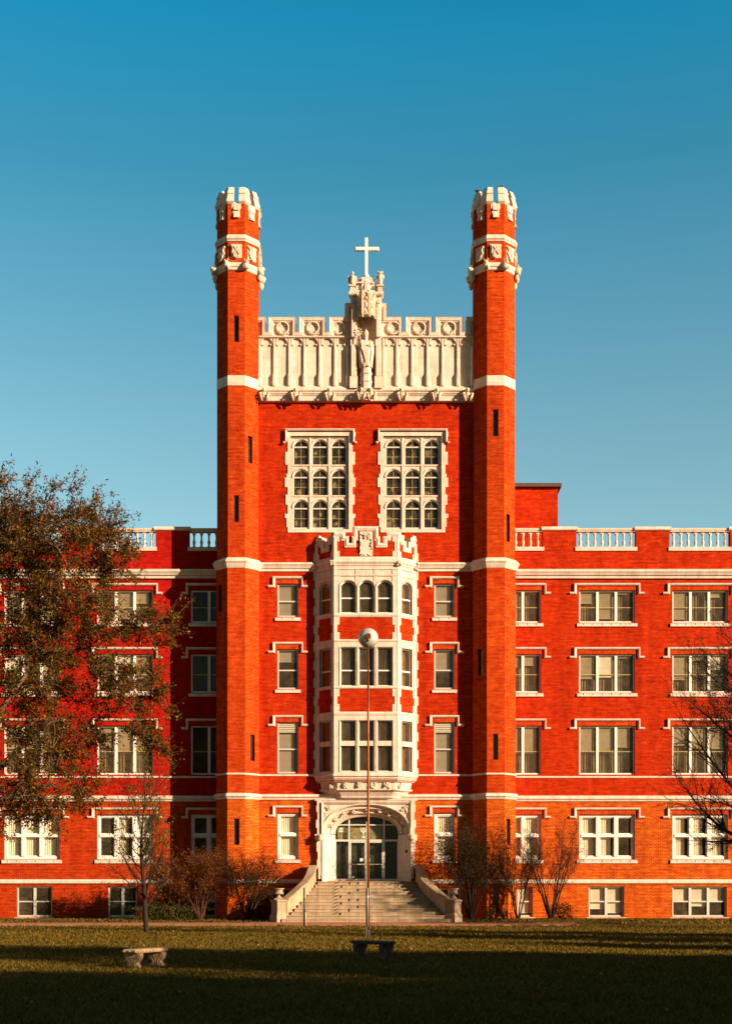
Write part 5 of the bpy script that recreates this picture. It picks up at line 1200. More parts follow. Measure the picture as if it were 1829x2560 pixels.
# ------------------------------------------------------------------ entrance stairs
def stairs():
    S = empty('entrance_staircase', (0, -2.2, .2)); S.matrix_world = Matrix.Translation((0, 0, 0))
    tag(S, 'wide worn stone staircase with curving cheek walls leading up to the arched doors', 'staircase')
    n = 12; ytop, ybot = -.45, -4.2; ztop, zbot = 2.52, .16
    def halfw(i):           # half width of step i, 0 = bottom
        t = i / (n - 1); return 4.75 - 1.90 * (t ** .8)
    m = MB(); r = (ztop - zbot) / n; tr = (ytop - ybot) / (n - 1)
    for i in range(n):
        y0 = ybot + i * tr; z1 = zbot + (i + 1) * r; w = halfw(i)
        m.box(-w, w, y0 + .03, 1.6 if i == n - 1 else y0 + tr + .3, zbot - .4 if i == 0 else z1 - r - .02, z1 - .05)
        m.bevbox(-w, w, y0, 1.62 if i == n - 1 else y0 + tr + .05, z1 - .06, z1, .012)
    o = fix_normals(m.build('steps', 'stone_step', S))
    # thin dark plates painting in the zigzag shadow and ticks of an absent rail
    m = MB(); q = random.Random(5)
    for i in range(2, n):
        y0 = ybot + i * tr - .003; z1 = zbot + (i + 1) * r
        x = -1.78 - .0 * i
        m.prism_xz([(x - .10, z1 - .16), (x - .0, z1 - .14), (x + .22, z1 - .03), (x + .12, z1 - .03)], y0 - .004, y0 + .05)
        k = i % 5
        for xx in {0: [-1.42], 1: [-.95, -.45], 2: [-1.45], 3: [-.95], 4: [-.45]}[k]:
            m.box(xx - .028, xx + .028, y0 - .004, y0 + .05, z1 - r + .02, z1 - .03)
    m.build('rail_shadow_mark', 'dark_metal', S)
    for s_ in (-1, 1):
        # cheek wall: plan curve from the portal to the newel with a concave sloping top
        N = 24; rings = []
        yk = [-3.6, -2.9, -2.3, -1.5, -.9, -.3, .2, .75]; zk = [1.47, 1.86, 2.20, 2.62, 2.97, 3.28, 3.44, 3.47]; xk = [4.44, 4.05, 3.68, 3.26, 3.06, 2.96, 2.93, 2.93]
        for i in range(N + 1):
            t = i / N; y = .75 + (-3.6 - .75) * t
            rings.append((float(np.interp(y, yk, xk)), y, .50 - .06 * t, float(np.interp(y, yk, zk))))
        m = MB(); L = []
        for i, (xin, y, th, zt) in enumerate(rings):
            a = rings[max(i - 1, 0)]; b = rings[min(i + 1, N)]
            d = Vector((b[0] - a[0], b[1] - a[1])).normalized(); nn = Vector((-d.y, d.x))   # points outwards (+x)
            if nn.x < 0: nn = -nn
            def P(o, z): return (s_ * (xin + nn.x * o), y + nn.y * o, z)
            zlow = max(.1, zt - .98)
            L.append([P(-.02, -.2), P(-.02, zlow - .02), P(.06, zlow + .02), P(.06, zt - .16), P(.0, zt - .13), P(-.03, zt - .09), P(-.03, zt - .02), P(.02, zt), P(th - .02, zt), P(th + .03, zt - .02), P(th + .03, zt - .09), P(th, zt - .13), P(th - .06, zt - .16), P(th - .06, -.2)])
        m.loft(L, 0, True, False)
        # curled top end
        m.box(*sorted((s_ * 2.90, s_ * 3.52)), .42, .80, 3.30, 3.50)
        fix_normals(m.build('cheek_wall', 'stone_step', S))
        # newel pier standing diagonally
        m = MB(); cx_, cy_ = s_ * 4.95, -3.72
        def sq(a, z): return [(cx_ + a * math.cos(t), cy_ + a * math.sin(t), z) for t in (-math.pi / 2 + (.12 if s_ > 0 else -.12) + k * math.pi / 2 for k in range(4))]
        m.loft([sq(.52, -.2), sq(.52, .56), sq(.47, .62), sq(.43, .66), sq(.43, 1.28), sq(.46, 1.30), sq(.52, 1.36), sq(.52, 1.42), sq(.44, 1.45), sq(.34, 1.455)])
        for k in range(4):            # recessed-looking panels: thin raised borders
            pts = sq(.432, 0); a, b = Vector(pts[k][:2]), Vector(pts[(k + 1) % 4][:2]); t = (b - a).normalized(); c = (a + b) / 2; L_ = (b - a).length / 2 - .07
            fxx = face_frame(c, t); mm = MB(fxx)
            mm.sweep([(-L_, .74), (-L_, 1.2), (L_, 1.2), (L_, .74)], [(0, -.012), (0, .01), (.03, .01), (.03, -.012)], ELEV, closed=True)
            base = len(m.v); m.v += mm.v; m.f += [tuple(i + base for i in f) for f in mm.f]; m.m += mm.m; m.smooth += mm.smooth
        fix_normals(m.build('newel_pier', 'stone_step', S))
stairs()
def urn(x, y, z, label):
    m = MB(); prof = [(.20, 0), (.20, .05), (.13, .09), (.085, .14), (.075, .19), (.12, .22), (.21, .25), (.255, .29), (.235, .34), (.215, .40), (.235, .48), (.30, .53), (.32, .55), (.31, .575), (.26, .575), (.22, .50)]
    m.lathe((0, 0, .06), prof, 24); m.box(-.24, .24, -.24, .24, 0, .062)
    for k in range(24):
        a = 2 * math.pi * k / 24; m.blob((.235 * math.cos(a), .235 * math.sin(a), .34), (.03, .03, .055), 5, 4)
    o = fix_normals(m.build('stone_urn', 'stone_step')); o.location = (x, y, z); tag(o, label, 'urn', 'urns on the stair piers'); return o
urn(-4.95, -3.72, 1.455, 'shallow fluted stone urn on the left pier of the entrance stairs')
urn(4.95, -3.72, 1.455, 'shallow fluted stone urn on the right pier of the entrance stairs')

# ------------------------------------------------------------------ ground
def ground():
    ys = list(np.arange(-82, 3.01, 1.0)); ys = [-400, -200, -120, -95] + ys + [8, 40, 150, 600]; xs = [-600, -200, -80] + list(np.arange(-40, 41, 2.0)) + [80, 200, 600]
    q = np.random.RandomState(1)
    m = MB(); idx = {}
    for j, y in enumerate(ys):
        for i, x in enumerate(xs):
            b = .03 * math.sin(x * .9 + y * .5) * math.sin(y * .7) if -75 < y < -10 else 0
            idx[i, j] = m.pt((x, y, gz(x, y) + b - .03))
    for j in range(len(ys) - 1):
        for i in range(len(xs) - 1): m.face([idx[i, j], idx[i + 1, j], idx[i + 1, j + 1], idx[i, j + 1]], 0, True)
    o = m.build('lawn', 'lawn'); o['kind'] = 'structure'
    # paved path along the front
    m = MB(); pts = []
    xs2 = np.arange(-40, 11.6, .5)
    def yn(x): return -7.3 + .12 * math.sin(x * .3)
    def yf(x): return (-5.6 if abs(x) > 6.2 else -4.0) + .1 * math.sin(x * .4)
    top = [(x, yn(x)) for x in xs2] + [(12.3, -6.4)] + [(x, yf(x)) for x in xs2[::-1]]
    rings = []
    for a, b in zip(xs2[:-1], xs2[1:]):
        z0, z1 = .10, .16
        m.face([m.pt((a, yn(a), .10)), m.pt((b, yn(b), .10)), m.pt((b, yf(b), .172)), m.pt((a, yf(a), .172))])
        m.face([m.pt((a, yn(a), -.2)), m.pt((b, yn(b), -.2)), m.pt((b, yn(b), .10)), m.pt((a, yn(a), .10))])
    b = xs2[-1]; m.face([m.pt((b, yn(b), -.2)), m.pt((b, yf(b), -.2)), m.pt((b, yf(b), .172)), m.pt((b, yn(b), .10))])
    o = m.build('path', 'path'); o['kind'] = 'structure'
ground()

def mesh_np(name, verts, faces4, mat, parent=None, smooth=False):
    """verts (n,3), faces (m,k)"""
    me = bpy.data.meshes.new(name); k = faces4.shape[1]
    me.vertices.add(len(verts)); me.vertices.foreach_set('co', verts.astype(np.float32).ravel())
    me.loops.add(faces4.size); me.loops.foreach_set('vertex_index', faces4.astype(np.int32).ravel())
    me.polygons.add(len(faces4)); me.polygons.foreach_set('loop_start', np.arange(0, faces4.size, k, dtype=np.int32))
    me.polygons.foreach_set('loop_total', np.full(len(faces4), k, dtype=np.int32))
    me.update(calc_edges=True); me.materials.append(MT[mat])
    o = bpy.data.objects.new(name, me); COL.objects.link(o)
    if parent: o.parent = parent
    return o
def leaves(pos, L, W, q, droop=0.3):
    """one rhombus leaf at each position"""
    n = len(pos)
    d = q.normal(size=(n, 3)); d[:, 2] -= droop; d /= np.linalg.norm(d, axis=1)[:, None]
    e = q.normal(size=(n, 3)); e -= d * (e * d).sum(1)[:, None]; e /= np.linalg.norm(e, axis=1)[:, None]
    l = L * q.uniform(.6, 1.3, n)[:, None]; w = W * q.uniform(.7, 1.3, n)[:, None]
    v = np.stack([pos - d * l / 2, pos + e * w / 2, pos + d * l / 2, pos - e * w / 2], 1).reshape(-1, 3)
    return v, np.arange(4 * n).reshape(n, 4)
def grass():
    q = np.random.RandomState(4); N = 330000
    dist = 16 * (79 / 16.0) ** (q.uniform(0, 1, N) ** 1.0); y = CAMY + dist; x = q.uniform(-1, 1, N) * (dist * .35 + 1.5)
    keep = (y < -7.5) | ((y > -5.4) & (y < 1.8) & (np.abs(x) > 5.6) & (q.uniform(0, 1, N) < .8)); x, y, dist = x[keep], y[keep], dist[keep]; n = len(x)
    g = .33 * np.clip((y + 10) / 11, 0, 1) ** 2 * (3 - 2 * np.clip((y + 10) / 11, 0, 1)); b = np.where((y > -75) & (y < -10), .03 * np.sin(x * .9 + y * .5) * np.sin(y * .7), 0); z = g + b - .035
    clump = .6 + .4 * np.sin(x * 2.1 + 3 * np.sin(y * .7)) * np.sin(y * 1.3 + x * .4)
    h = (.05 + .0007 * dist) * q.uniform(.5, 1.3, n) * (0.7 + .5 * clump); w = (.006 + .00055 * dist) * q.uniform(.7, 1.4, n)
    a = q.uniform(0, 2 * np.pi, n); lean = q.normal(0, .6, (n, 2)) * h[:, None]
    v = np.zeros((n, 3, 3)); v[:, 0] = np.stack([x - w * np.cos(a), y - w * np.sin(a), z], 1); v[:, 1] = np.stack([x + w * np.cos(a), y + w * np.sin(a), z], 1); v[:, 2] = np.stack([x + lean[:, 0], y + lean[:, 1], z + h], 1)
    o = mesh_np('grass', v.reshape(-1, 3), np.arange(3 * n).reshape(n, 3), 'grass_blade'); tag(o, 'short patchy autumn grass of the lawn in front of the building', 'grass', kind='stuff')
    N = 380; dist = 18 + q.uniform(0, 1, N) ** .7 * 56; y = CAMY + dist; x = q.uniform(-1, 1, N) * dist * .28; keep = (y < -7.6); x, y = x[keep], y[keep]
    pos = np.stack([x, y, np.full(len(x), .045)], 1); v, f = leaves(pos, .10, .07, q, 0); v[:, 2] = np.clip(v[:, 2], .02, .09)
    o = mesh_np('fallen_leaves', v, f, 'fallen'); tag(o, 'scattered orange and brown leaves lying on the grass', 'leaves', kind='stuff')
grass()

# ------------------------------------------------------------------ lamp pole, post, benches
def lamp():
    y = -27.3; x = XP(920, y); g = gz(x, y) - .05
    E = empty('floodlight_pole', (x, y, g)); tag(E, 'tall bronze pole with a round silver floodlight in front of the entrance', 'lamp post')
    def add(m, n, mat): o = fix_normals(m.build(n, mat)); o.parent = E; return o
    zt = ZP(1606, y) - g
    m = MB(); m.tube([(0, 0, 0), (0, 0, 4), (0, 0, 8), (0, 0, zt)], [.058, .056, .046, .036], 14); add(m, 'pole', 'bronze')
    m = MB(); m.lathe((0, 0, 0), [(.16, 0), (.16, .05), (.09, .08), (.075, .35), (.06, .37)], 14); add(m, 'base_plate', 'dark_metal')
    r = .385; cz = ZP(1594.5, y) - g
    m = MB(); prof = [(.0 + .09, -.26), (.13, -.255), (.20, -.235), (.28, -.19), (.34, -.12), (.375, -.03), (r, .06), (r + .01, .10), (r - .01, .11), (r - .03, .06), (.30, -.1), (.1, -.18)]
    rings = [[(a * math.cos(t), b, a * math.sin(t)) for t in np.linspace(0, 2 * math.pi, 33)[:-1]] for a, b in prof]
    m.loft(rings, 0, True, True); o = add(m, 'floodlight', 'silver'); o.location = (.005, -.02, cz)
    m = MB(); m.loft([[(a * math.cos(t), b, a * math.sin(t)) for t in np.linspace(0, 2 * math.pi, 25)[:-1]] for a, b in ((.12, -.258), (.12, -.285), (.10, -.30))], 0, True, False); m.tube([(.015, -.28, -.05), (.0, -.27, -.16), (0, -.05, -.24), (0, 0, -.26)], .03, 8); m.box(-.07, .07, -.06, .06, -.36, -.28)
    o2 = add(m, 'bracket', 'bronze'); o2.location = (.0, -.02, cz)
    m = MB(); m.tube([(-.075, -.05, .08), (-.075, -.03, 4.2), (-.07, -.02, 4.6)], .018, 8); m.tube([(-.02, -.08, .5), (-.02, -.075, 2.0)], .017, 8); m.tube([(.045, -.02, 2.15), (.065, -.05, 1.6), (.03, -.06, 1.0)], .006, 5); add(m, 'conduit', 'conduit')
    m = MB(); zb = ZP(2243, y) - g; m.box(-.07, .07, -.075, .06, zb - .05, zb + .05); add(m, 'clamp', 'silver')
    m = MB(); m.bevbox(-.06, .08, -.03, .03, -.09, .09, .01); o = add(m, 'control_box', 'grey_metal'); o.location = (.135, -.03, zb); o.rotation_euler = (0, R(-32), R(10))
lamp()
def post():
    y = -8.3; x = XP(760, y); E = empty('metal_post', (x, y, gz(x, y) - .04)); tag(E, 'slim grey metal post standing beside the path left of the stairs', 'post')
    m = MB(); m.tube([(0, 0, 0), (0, 0, 2.12)], .042, 10); o = m.build('tube', 'dark_metal'); o.parent = E
    m = MB(); m.tube([(.082, -.01, 0), (.078, -.01, 1.0)], .03, 10); o = m.build('conduit', 'conduit'); o.parent = E
    m = MB(); m.bevbox(.04, .12, -.05, .03, .80, .98, .01); o = m.build('junction_box', 'grey_metal'); o.parent = E
post()
def bench(x, y, rot, mat, label, wornleft=0):
    E = empty('stone_bench', (x, y, gz(x, y) - .05)); E.rotation_euler = (0, 0, rot); tag(E, label, 'bench')
    h = .47; L = .72
    m = MB(); rings = []
    for s_, ins in ((-.0, 0),):
        prof = [(.0, .025), (.015, .008), (.05, .0), (.075, .012), (.09, .03)]
        for zz, ins in prof:
            w, d = L - ins, .21 - ins; c = .05
            rings.append([(-w + c, -d, h - .085 + zz), (w - c, -d, h - .085 + zz), (w, -d + c, h - .085 + zz), (w, d - c, h - .085 + zz), (w - c, d, h - .085 + zz), (-w + c, d, h - .085 + zz), (-w, d - c, h - .085 + zz), (-w, -d + c, h - .085 + zz)])
    m.loft(rings, 0, True)
    for k in range(9):
        xx = -L + .1 + k * .155; m.blob((xx, -.205, h - .04), (.035, .02, .022), 8, 5)
        if k < 3: m.blob((-L + .002, -.14 + k * .14, h - .04), (.02, .035, .022), 8, 5); m.blob((L - .002, -.14 + k * .14, h - .04), (.02, .035, .022), 8, 5)
    o = fix_normals(m.build('seat', mat)); o.parent = E
    for s_ in (-1, 1):
        m = MB(); xx = s_ * .52; hw = .075
        # scrolled leg outline in the y-z plane
        half = [(.19, h - .088), (.205, h - .13), (.20, h - .18), (.17, h - .24), (.125, h - .29), (.115, h - .32), (.13, h - .35), (.165, h - .37), (.175, h - .41), (.17, 0)]
        poly = half + [(-a, b) for a, b in half[::-1]]
        hf = len(poly) // 2
        m.loft([[(xx - hw, a, b) for a, b in poly], [(xx + hw, a, b) for a, b in poly]])
        for e in (-1, 1):
            for k in (-1, 1):
                cy, cz = k * .105, h - .16
                sp = [(xx + e * (hw + .004), cy + k * .075 * (1 - i / 22) * math.cos(i * .5), cz + .075 * (1 - i / 22) * math.sin(i * .5)) for i in range(20)]
                m.tube(sp, .011, 5); m.tube([(xx + e * (hw + .004), k * .10, h - .24), (xx + e * (hw + .004), k * .05, h - .30), (xx + e * (hw + .004), k * .07, h - .36), (xx + e * (hw + .004), k * .10, h - .42)], .011, 5); m.tube([(xx + e * (hw + .004), k * .015, h - .14), (xx + e * (hw + .004), k * .03, h - .22), (xx + e * (hw + .004), k * .0, h - .30), (xx + e * (hw + .004), k * .03, h - .40)], .009, 5)
        o = m.build('leg', mat); o.parent = E
bench(XP(362, -49.4), -49.3, R(69), 'bench_stone', 'ornate tan stone bench standing alone on the lawn, lit by low sun')
bench(XP(932, -44.0), -44.0, R(-48), 'bench_dark', 'dark stone bench in shade before the tall lamp pole')

# ------------------------------------------------------------------ trees and shrubs
class Grower:
    def __init__(s, seed, rmin=.007): s.rmin = rmin; s.q = random.Random(seed); s.mb = MB(); s.tips = []
    def rv(s, k=1.0): return Vector((s.q.gauss(0, k), s.q.gauss(0, k), s.q.gauss(0, k)))
    def branch(s, p, d, L, r, depth, spec):
        """spec: list per depth of dict(n, ang, ratio, rr, wob, up, seg, start)"""
        q = s.q; sp = spec[depth]; n = sp.get('seg', 4)
        pts = [Vector(p)]; d = Vector(d).normalized()
        for i in range(n):
            d = (d + s.rv(sp['wob']) + Vector((0, 0, sp['up']))).normalized(); pts.append(pts[-1] + d * (L / n))
        rad = [max(r * (1 - .75 * i / n), s.rmin) for i in range(n + 1)]
        s.mb.tube(pts, rad, 7 if depth == 0 else 5 if depth == 1 else 3, caps=False)
        if depth + 1 < len(spec):
            c = spec[depth + 1]; k = c['n'] if isinstance(c['n'], int) else q.randint(*c['n'])
            for j in range(k):
                t = sp.get('start', .25) + (1 - sp.get('start', .25)) * (j + q.random()) / k
                f = t * n; i = min(int(f), n - 1); bp = pts[i].lerp(pts[i + 1], f - i); bd = (pts[i + 1] - pts[i]).normalized()
                side = bd.cross(s.rv()).normalized(); a = R(c['ang'] + q.uniform(-12, 12))
                nd = bd * math.cos(a) + side * math.sin(a)
                s.branch(bp, nd, L * c['ratio'] * q.uniform(.65, 1.2) * (1 - .35 * t), rad[i] * c['rr'], depth + 1, spec)
            if depth > 0 or True:
                c2 = dict(c); s.branch(pts[-1], d, L * c['ratio'] * .8, rad[-1], depth + 1, spec)
        if depth >= len(spec) - 2:
            for i in range(1, n + 1): s.tips.append(tuple(pts[i]))
def plant(name, label, cat, base, stems, spec, bark, leafm=None, nleaf=0, leafsize=(.08, .04), spread=.1, seed=1, group=None):
    E = empty(name, base); tag(E, label, cat, group)
    g = Grower(seed, .0055)
    for (off, d, L, r) in stems: g.branch(Vector(off), d, L, r, 0, spec)
    o = g.mb.build('trunk' if len(stems) == 1 else 'stems', bark); o.parent = E
    if leafm and nleaf:
        q = np.random.RandomState(seed); tp = np.array(g.tips); pk = tp[q.randint(0, len(tp), nleaf)] + q.normal(0, spread, (nleaf, 3))
        pk[:, 2] = np.maximum(pk[:, 2], .03)
        v, f = leaves(pk, leafsize[0], leafsize[1], q); lo = mesh_np('foliage', v, f, leafm); lo.parent = E
    return E, g
# small lawn tree, left
def small_tree():
    x, y = XP(366, -19.6), -19.6
    spec = [dict(wob=.04, up=.12, seg=8, start=.20), dict(n=34, ang=44, ratio=.46, rr=.40, wob=.07, up=.13, seg=5), dict(n=7, ang=36, ratio=.42, rr=.5, wob=.09, up=.10, seg=4), dict(n=4, ang=38, ratio=.5, rr=.55, wob=.12, up=.06, seg=3)]
    plant('young_tree', 'slim young nearly bare tree with small green leaves on the lawn left of the stairs', 'tree', (x, y, gz(x, y) - .1), [((0, 0, 0), (0.0, 0, 1), 6.0, .125)], spec, 'bark_dark', 'leaf_green', 2000, (.12, .065), .10, 12)
small_tree()
# crape-myrtle like bare shrubs right
def vase(x, y, h, seed, label, bark, nleaf, leafm, k=6, name='bare_shrub', spread=.12, tilt=.30, group=None, sub=(7, 6)):
    q = random.Random(seed); stems = []
    for i in range(k):
        a = 2 * math.pi * i / k + q.uniform(-.4, .4); stems.append(((.08 * math.cos(a), .08 * math.sin(a), 0), (tilt * math.cos(a), tilt * .8 * math.sin(a), 1), h * q.uniform(.62, .8), .030 + .004 * h))
    spec = [dict(wob=.06, up=.03, seg=6, start=.35), dict(n=sub[0], ang=30, ratio=.48, rr=.55, wob=.08, up=.05, seg=4), dict(n=sub[1], ang=34, ratio=.48, rr=.55, wob=.12, up=.03, seg=3), dict(n=3, ang=38, ratio=.5, rr=.6, wob=.12, up=.0, seg=2)]
    return plant(name, label, 'shrub', (x, y, gz(x, y) - .05), stems, spec, bark, leafm, nleaf, (.09, .045), spread, seed, group)
def X_at(px, y): return XP(px, y)
vase(X_at(1377, -1.2), -1.2, 5.6, 21, 'taller bare multi stemmed shrub against the right wing beside the basement window', 'bark_dark', 1500, 'leaf_shrub', 9, group='bare shrubs along the right wing')
vase(X_at(1294, -1.0), -1.0, 4.6, 22, 'lower bare multi stemmed shrub between the right tower and the taller one', 'bark_dark', 1400, 'leaf_shrub', 8, group='bare shrubs along the right wing')
vase(X_at(1178, -1.9), -1.9, 5.6, 23, 'dense dark leafy shrub in front of the right tower beside the stair pier', 'bark_dark', 15000, 'leaf_shrub', 11, name='leafy_shrub', spread=.24, tilt=.24)
vase(X_at(620, -2.2), -2.2, 3.6, 24, 'rounded russet leafed shrub left of the stair wall below the left tower', 'bark_dark', 8500, 'leaf_shrub', 10, name='leafy_shrub', spread=.18, tilt=.46)
vase(X_at(500, -2.0), -2.0, 3.9, 25, 'tangled russet shrub with pale bare stems in the corner left of the left tower', 'twig_red', 10000, 'leaf_rust', 12, name='tangled_shrub', spread=.15, tilt=.45)
vase(X_at(440, -1.8), -1.8, 3.7, 26, 'broad reddish bramble shrub by the left wing behind the young tree', 'twig_red', 8500, 'leaf_rust', 12, name='tangled_shrub', spread=.15, tilt=.5)
def lowbush(x, y, w, h, n, seed, leafm, label, name='low_bush'):
    q = np.random.RandomState(seed); E = empty(name, (x, y, gz(x, y) - .04)); tag(E, label, 'bush')
    d = q.normal(size=(n, 3)); d /= np.linalg.norm(d, axis=1)[:, None]; r = q.uniform(.35, 1, n) ** .5; lump = 1 + .22 * np.sin(d[:, 0] * 7 + seed) * np.cos(d[:, 1] * 6) + .15 * np.sin(d[:, 2] * 9)
    pos = d * (r * lump)[:, None] * np.array([w, w * .7, h * .55]); pos[:, 2] = np.abs(pos[:, 2] + h * .42) + .02
    v, f = leaves(pos, .10, .05, q); o = mesh_np('foliage', v, f, leafm); o.parent = E
    m = MB()
    for k in range(9): a = q.uniform(0, 6.28); m.tube([(0, 0, 0), (.4 * w * math.cos(a), .3 * w * math.sin(a), .5 * h), (.75 * w * math.cos(a), .5 * w * math.sin(a), .85 * h)], [.02, .012, .005], 4)
    o = m.build('stems', 'bark_dark'); o.parent = E
lowbush(X_at(1226, -1.4), -1.4, .45, .75, 700, 31, 'leaf_shrub', 'small dark bush at the foot of the right tower, left of two')
lowbush(X_at(1258, -1.4), -1.4, .32, .65, 500, 32, 'leaf_shrub', 'small dark bush at the foot of the right tower, right of two')
lowbush(X_at(1402, -.9), -.9, .8, 1.0, 1500, 33, 'leaf_shrub', 'low orange tinged bush at the foot of the taller bare shrub by the right wing')
lowbush(X_at(430, -1.3), -1.3, 2.3, 1.25, 5200, 34, 'leaf_dark', 'long low dark hedge bush along the left wing below the brambles', 'hedge_bush')
lowbush(X_at(655, -.6), -.6, .9, 1.9, 2400, 35, 'leaf_shrub', 'dark green bush tucked between the left tower and the stair wall')

# big autumn tree, left
def big_tree():
    q = random.Random(9); nq = np.random.RandomState(9)
    bx, by = -19.0, -25.0; E = empty('autumn_tree', (bx, by, -.1)); tag(E, 'large spreading tree with fine green and rust autumn leaves at the left edge', 'tree')
    lumps = [(30, 1310, -26, 2.2), (115, 1335, -25, 2.2), (205, 1330, -24, 1.7), (262, 1368, -25, 1.4), (60, 1410, -24, 2.4), (170, 1420, -26, 2.3), (262, 1430, -23, 1.5), (60, 1540, -25, 2.3), (175, 1560, -25, 2.2), (285, 1560, -24, 1.5), (360, 1580, -25, 1.1), (418, 1575, -25, .75), (50, 1670, -25, 2.1), (160, 1690, -24, 2.1), (260, 1690, -25, 1.5), (345, 1725, -25, 1.3), (385, 1760, -25, .8), (40, 1800, -25, 1.9), (150, 1830, -25, 1.8), (235, 1810, -25, 1.2), (330, 1830, -25, 1.0), (395, 1850, -25, .6), (20, 1930, -25, 1.8), (110, 1945, -25, 1.7), (210, 1930, -25, 1.1), (40, 2030, -25, 1.3), (120, 2030, -25, 1.0), (205, 2000, -25, .8), (-120, 1350, -25, 3), (-140, 1560, -24, 3.2), (-130, 1760, -26, 3), (-250, 1450, -25, 3), (-260, 1700, -25, 3.2), (-150, 1950, -25, 2.4), (-420, 1500, -25, 3.2), (-420, 1750, -25, 3.2)]
    m = MB(); tw = MB()
    top = Vector((0, 0, 6.5))
    m.tube([(0, 0, 0), (.1, .05, 2), (.0, 0, 4.2), (.15, 0, 6.5)], [.62, .46, .42, .36], 12)
    forks = []
    for (d, L) in (((.75, -.1, .62), 8), ((.35, .2, .95), 8.5), ((-.35, .1, .95), 8), ((.85, .1, .30), 8.5), ((-.8, 0, .5), 7.5), ((.6, .25, .15), 7), ((.1, -.3, 1), 7.5)):
        d = Vector(d).normalized(); pts = [Vector((.1, 0, q.uniform(3.6, 6.4)))]
        for i in range(7): d = (d + Vector((q.gauss(0, .10), q.gauss(0, .08), q.gauss(0, .08) + .02))).normalized(); pts.append(pts[-1] + d * L / 7)
        m.tube(pts, [.24 * (1 - .11 * i) for i in range(8)], 8); forks += pts[1:]
    pos = []
    fv = forks
    for (px, py, Yl, r) in lumps:
        c = Vector((XP(px, Yl) - bx, Yl - by, ZP(py, Yl) + .1))
        n = max(6, int(7.0 * r ** 2.0))
        for j in range(n):
            dd = Vector((q.gauss(0, 1), q.gauss(0, 1.15), q.gauss(0, .9))); dd = dd.normalized() * r * q.uniform(.15, 1.0) ** .6
            cc = c + dd
            a = min(fv, key=lambda p: abs((p - cc).length - .5) + .5 * max(0, p.x - cc.x) + .25 * max(0, p.z - cc.z))
            mid = a.lerp(cc, .5) + Vector((q.gauss(0, .25), q.gauss(0, .25), q.gauss(.15, .25)))
            dl = (cc - a).length; k0 = min(1.0, .35 + dl * .22)
            m.tube([a, a.lerp(mid, .5) + Vector((q.gauss(0, .1), q.gauss(0, .1), .05)), mid, mid.lerp(cc, .55) + Vector((0, 0, .06)), cc], [.055 * k0, .046 * k0, .036 * k0, .024 * k0, .012], 4, caps=False)
            if dl > .6: fv += [mid, mid.lerp(cc, .55), cc]
            out = (cc - Vector((0, 0, 9))).normalized()
            for k in range(9):
                td = (out * .5 + Vector((q.gauss(0, .7), q.gauss(0, .7), q.gauss(.05, .6)))).normalized(); L = q.uniform(.5, 1.15) * (1.0 if r > 1 else .75)
                s0 = a.lerp(cc, q.uniform(.72, 1.0)); e1 = s0 + td * L * .5; e2 = e1 + (td + Vector((0, 0, -.15 + q.gauss(0, .2)))).normalized() * L * .5
                tw.tube([s0, e1, e2], [.010, .007, .003], 3, caps=False)
                nl = q.randint(11, 20)
                for _ in range(nl):
                    t = q.random(); base = s0.lerp(e1, t * 2) if t < .5 else e1.lerp(e2, t * 2 - 1); pos.append(base + Vector((q.gauss(0, .075), q.gauss(0, .075), q.gauss(-.03, .08))))
    # long whippy shoots at the top and the right
    for (px, py, dx, dz, L) in ((30, 1250, .25, 1, 1.9), (90, 1262, .1, 1, 1.5), (175, 1270, .35, 1, 2.1), (225, 1290, .5, 1, 1.5), (280, 1340, .6, .9, 1.2), (130, 1270, .2, 1, 1.3), (395, 1540, .6, .8, 1.6), (425, 1540, .5, .8, 1.8), (400, 1860, 1, .1, 1.0), (10, 1230, -.2, 1, 1.2)):
        s0 = Vector((XP(px, -25) - bx, 0, ZP(py, -25) - .3)); d = Vector((dx, q.gauss(0, .1), dz)).normalized(); pts = [s0]
        for i in range(5): d = (d + Vector((q.gauss(0, .09), q.gauss(0, .09), .0))).normalized(); pts.append(pts[-1] + d * L / 5)
        tw.tube(pts, [.022, .018, .014, .010, .007, .003], 4, caps=False)
        for _ in range(int(34 * L)):
            t = q.random() ** 1.5 * 4.99; i = int(t); pos.append(pts[i].lerp(pts[i + 1], t - i) + Vector((q.gauss(0, .10), q.gauss(0, .1), q.gauss(0, .10))))
    o = m.build('trunk', 'bark'); o.parent = E; o = tw.build('twigs', 'bark'); o.parent = E
    v, f = leaves(np.array([tuple(p) for p in pos]), .155, .056, nq, .35); o = mesh_np('crown', v, f, 'leaf_big'); o.parent = E
    print('big tree leaves', len(pos))
big_tree()
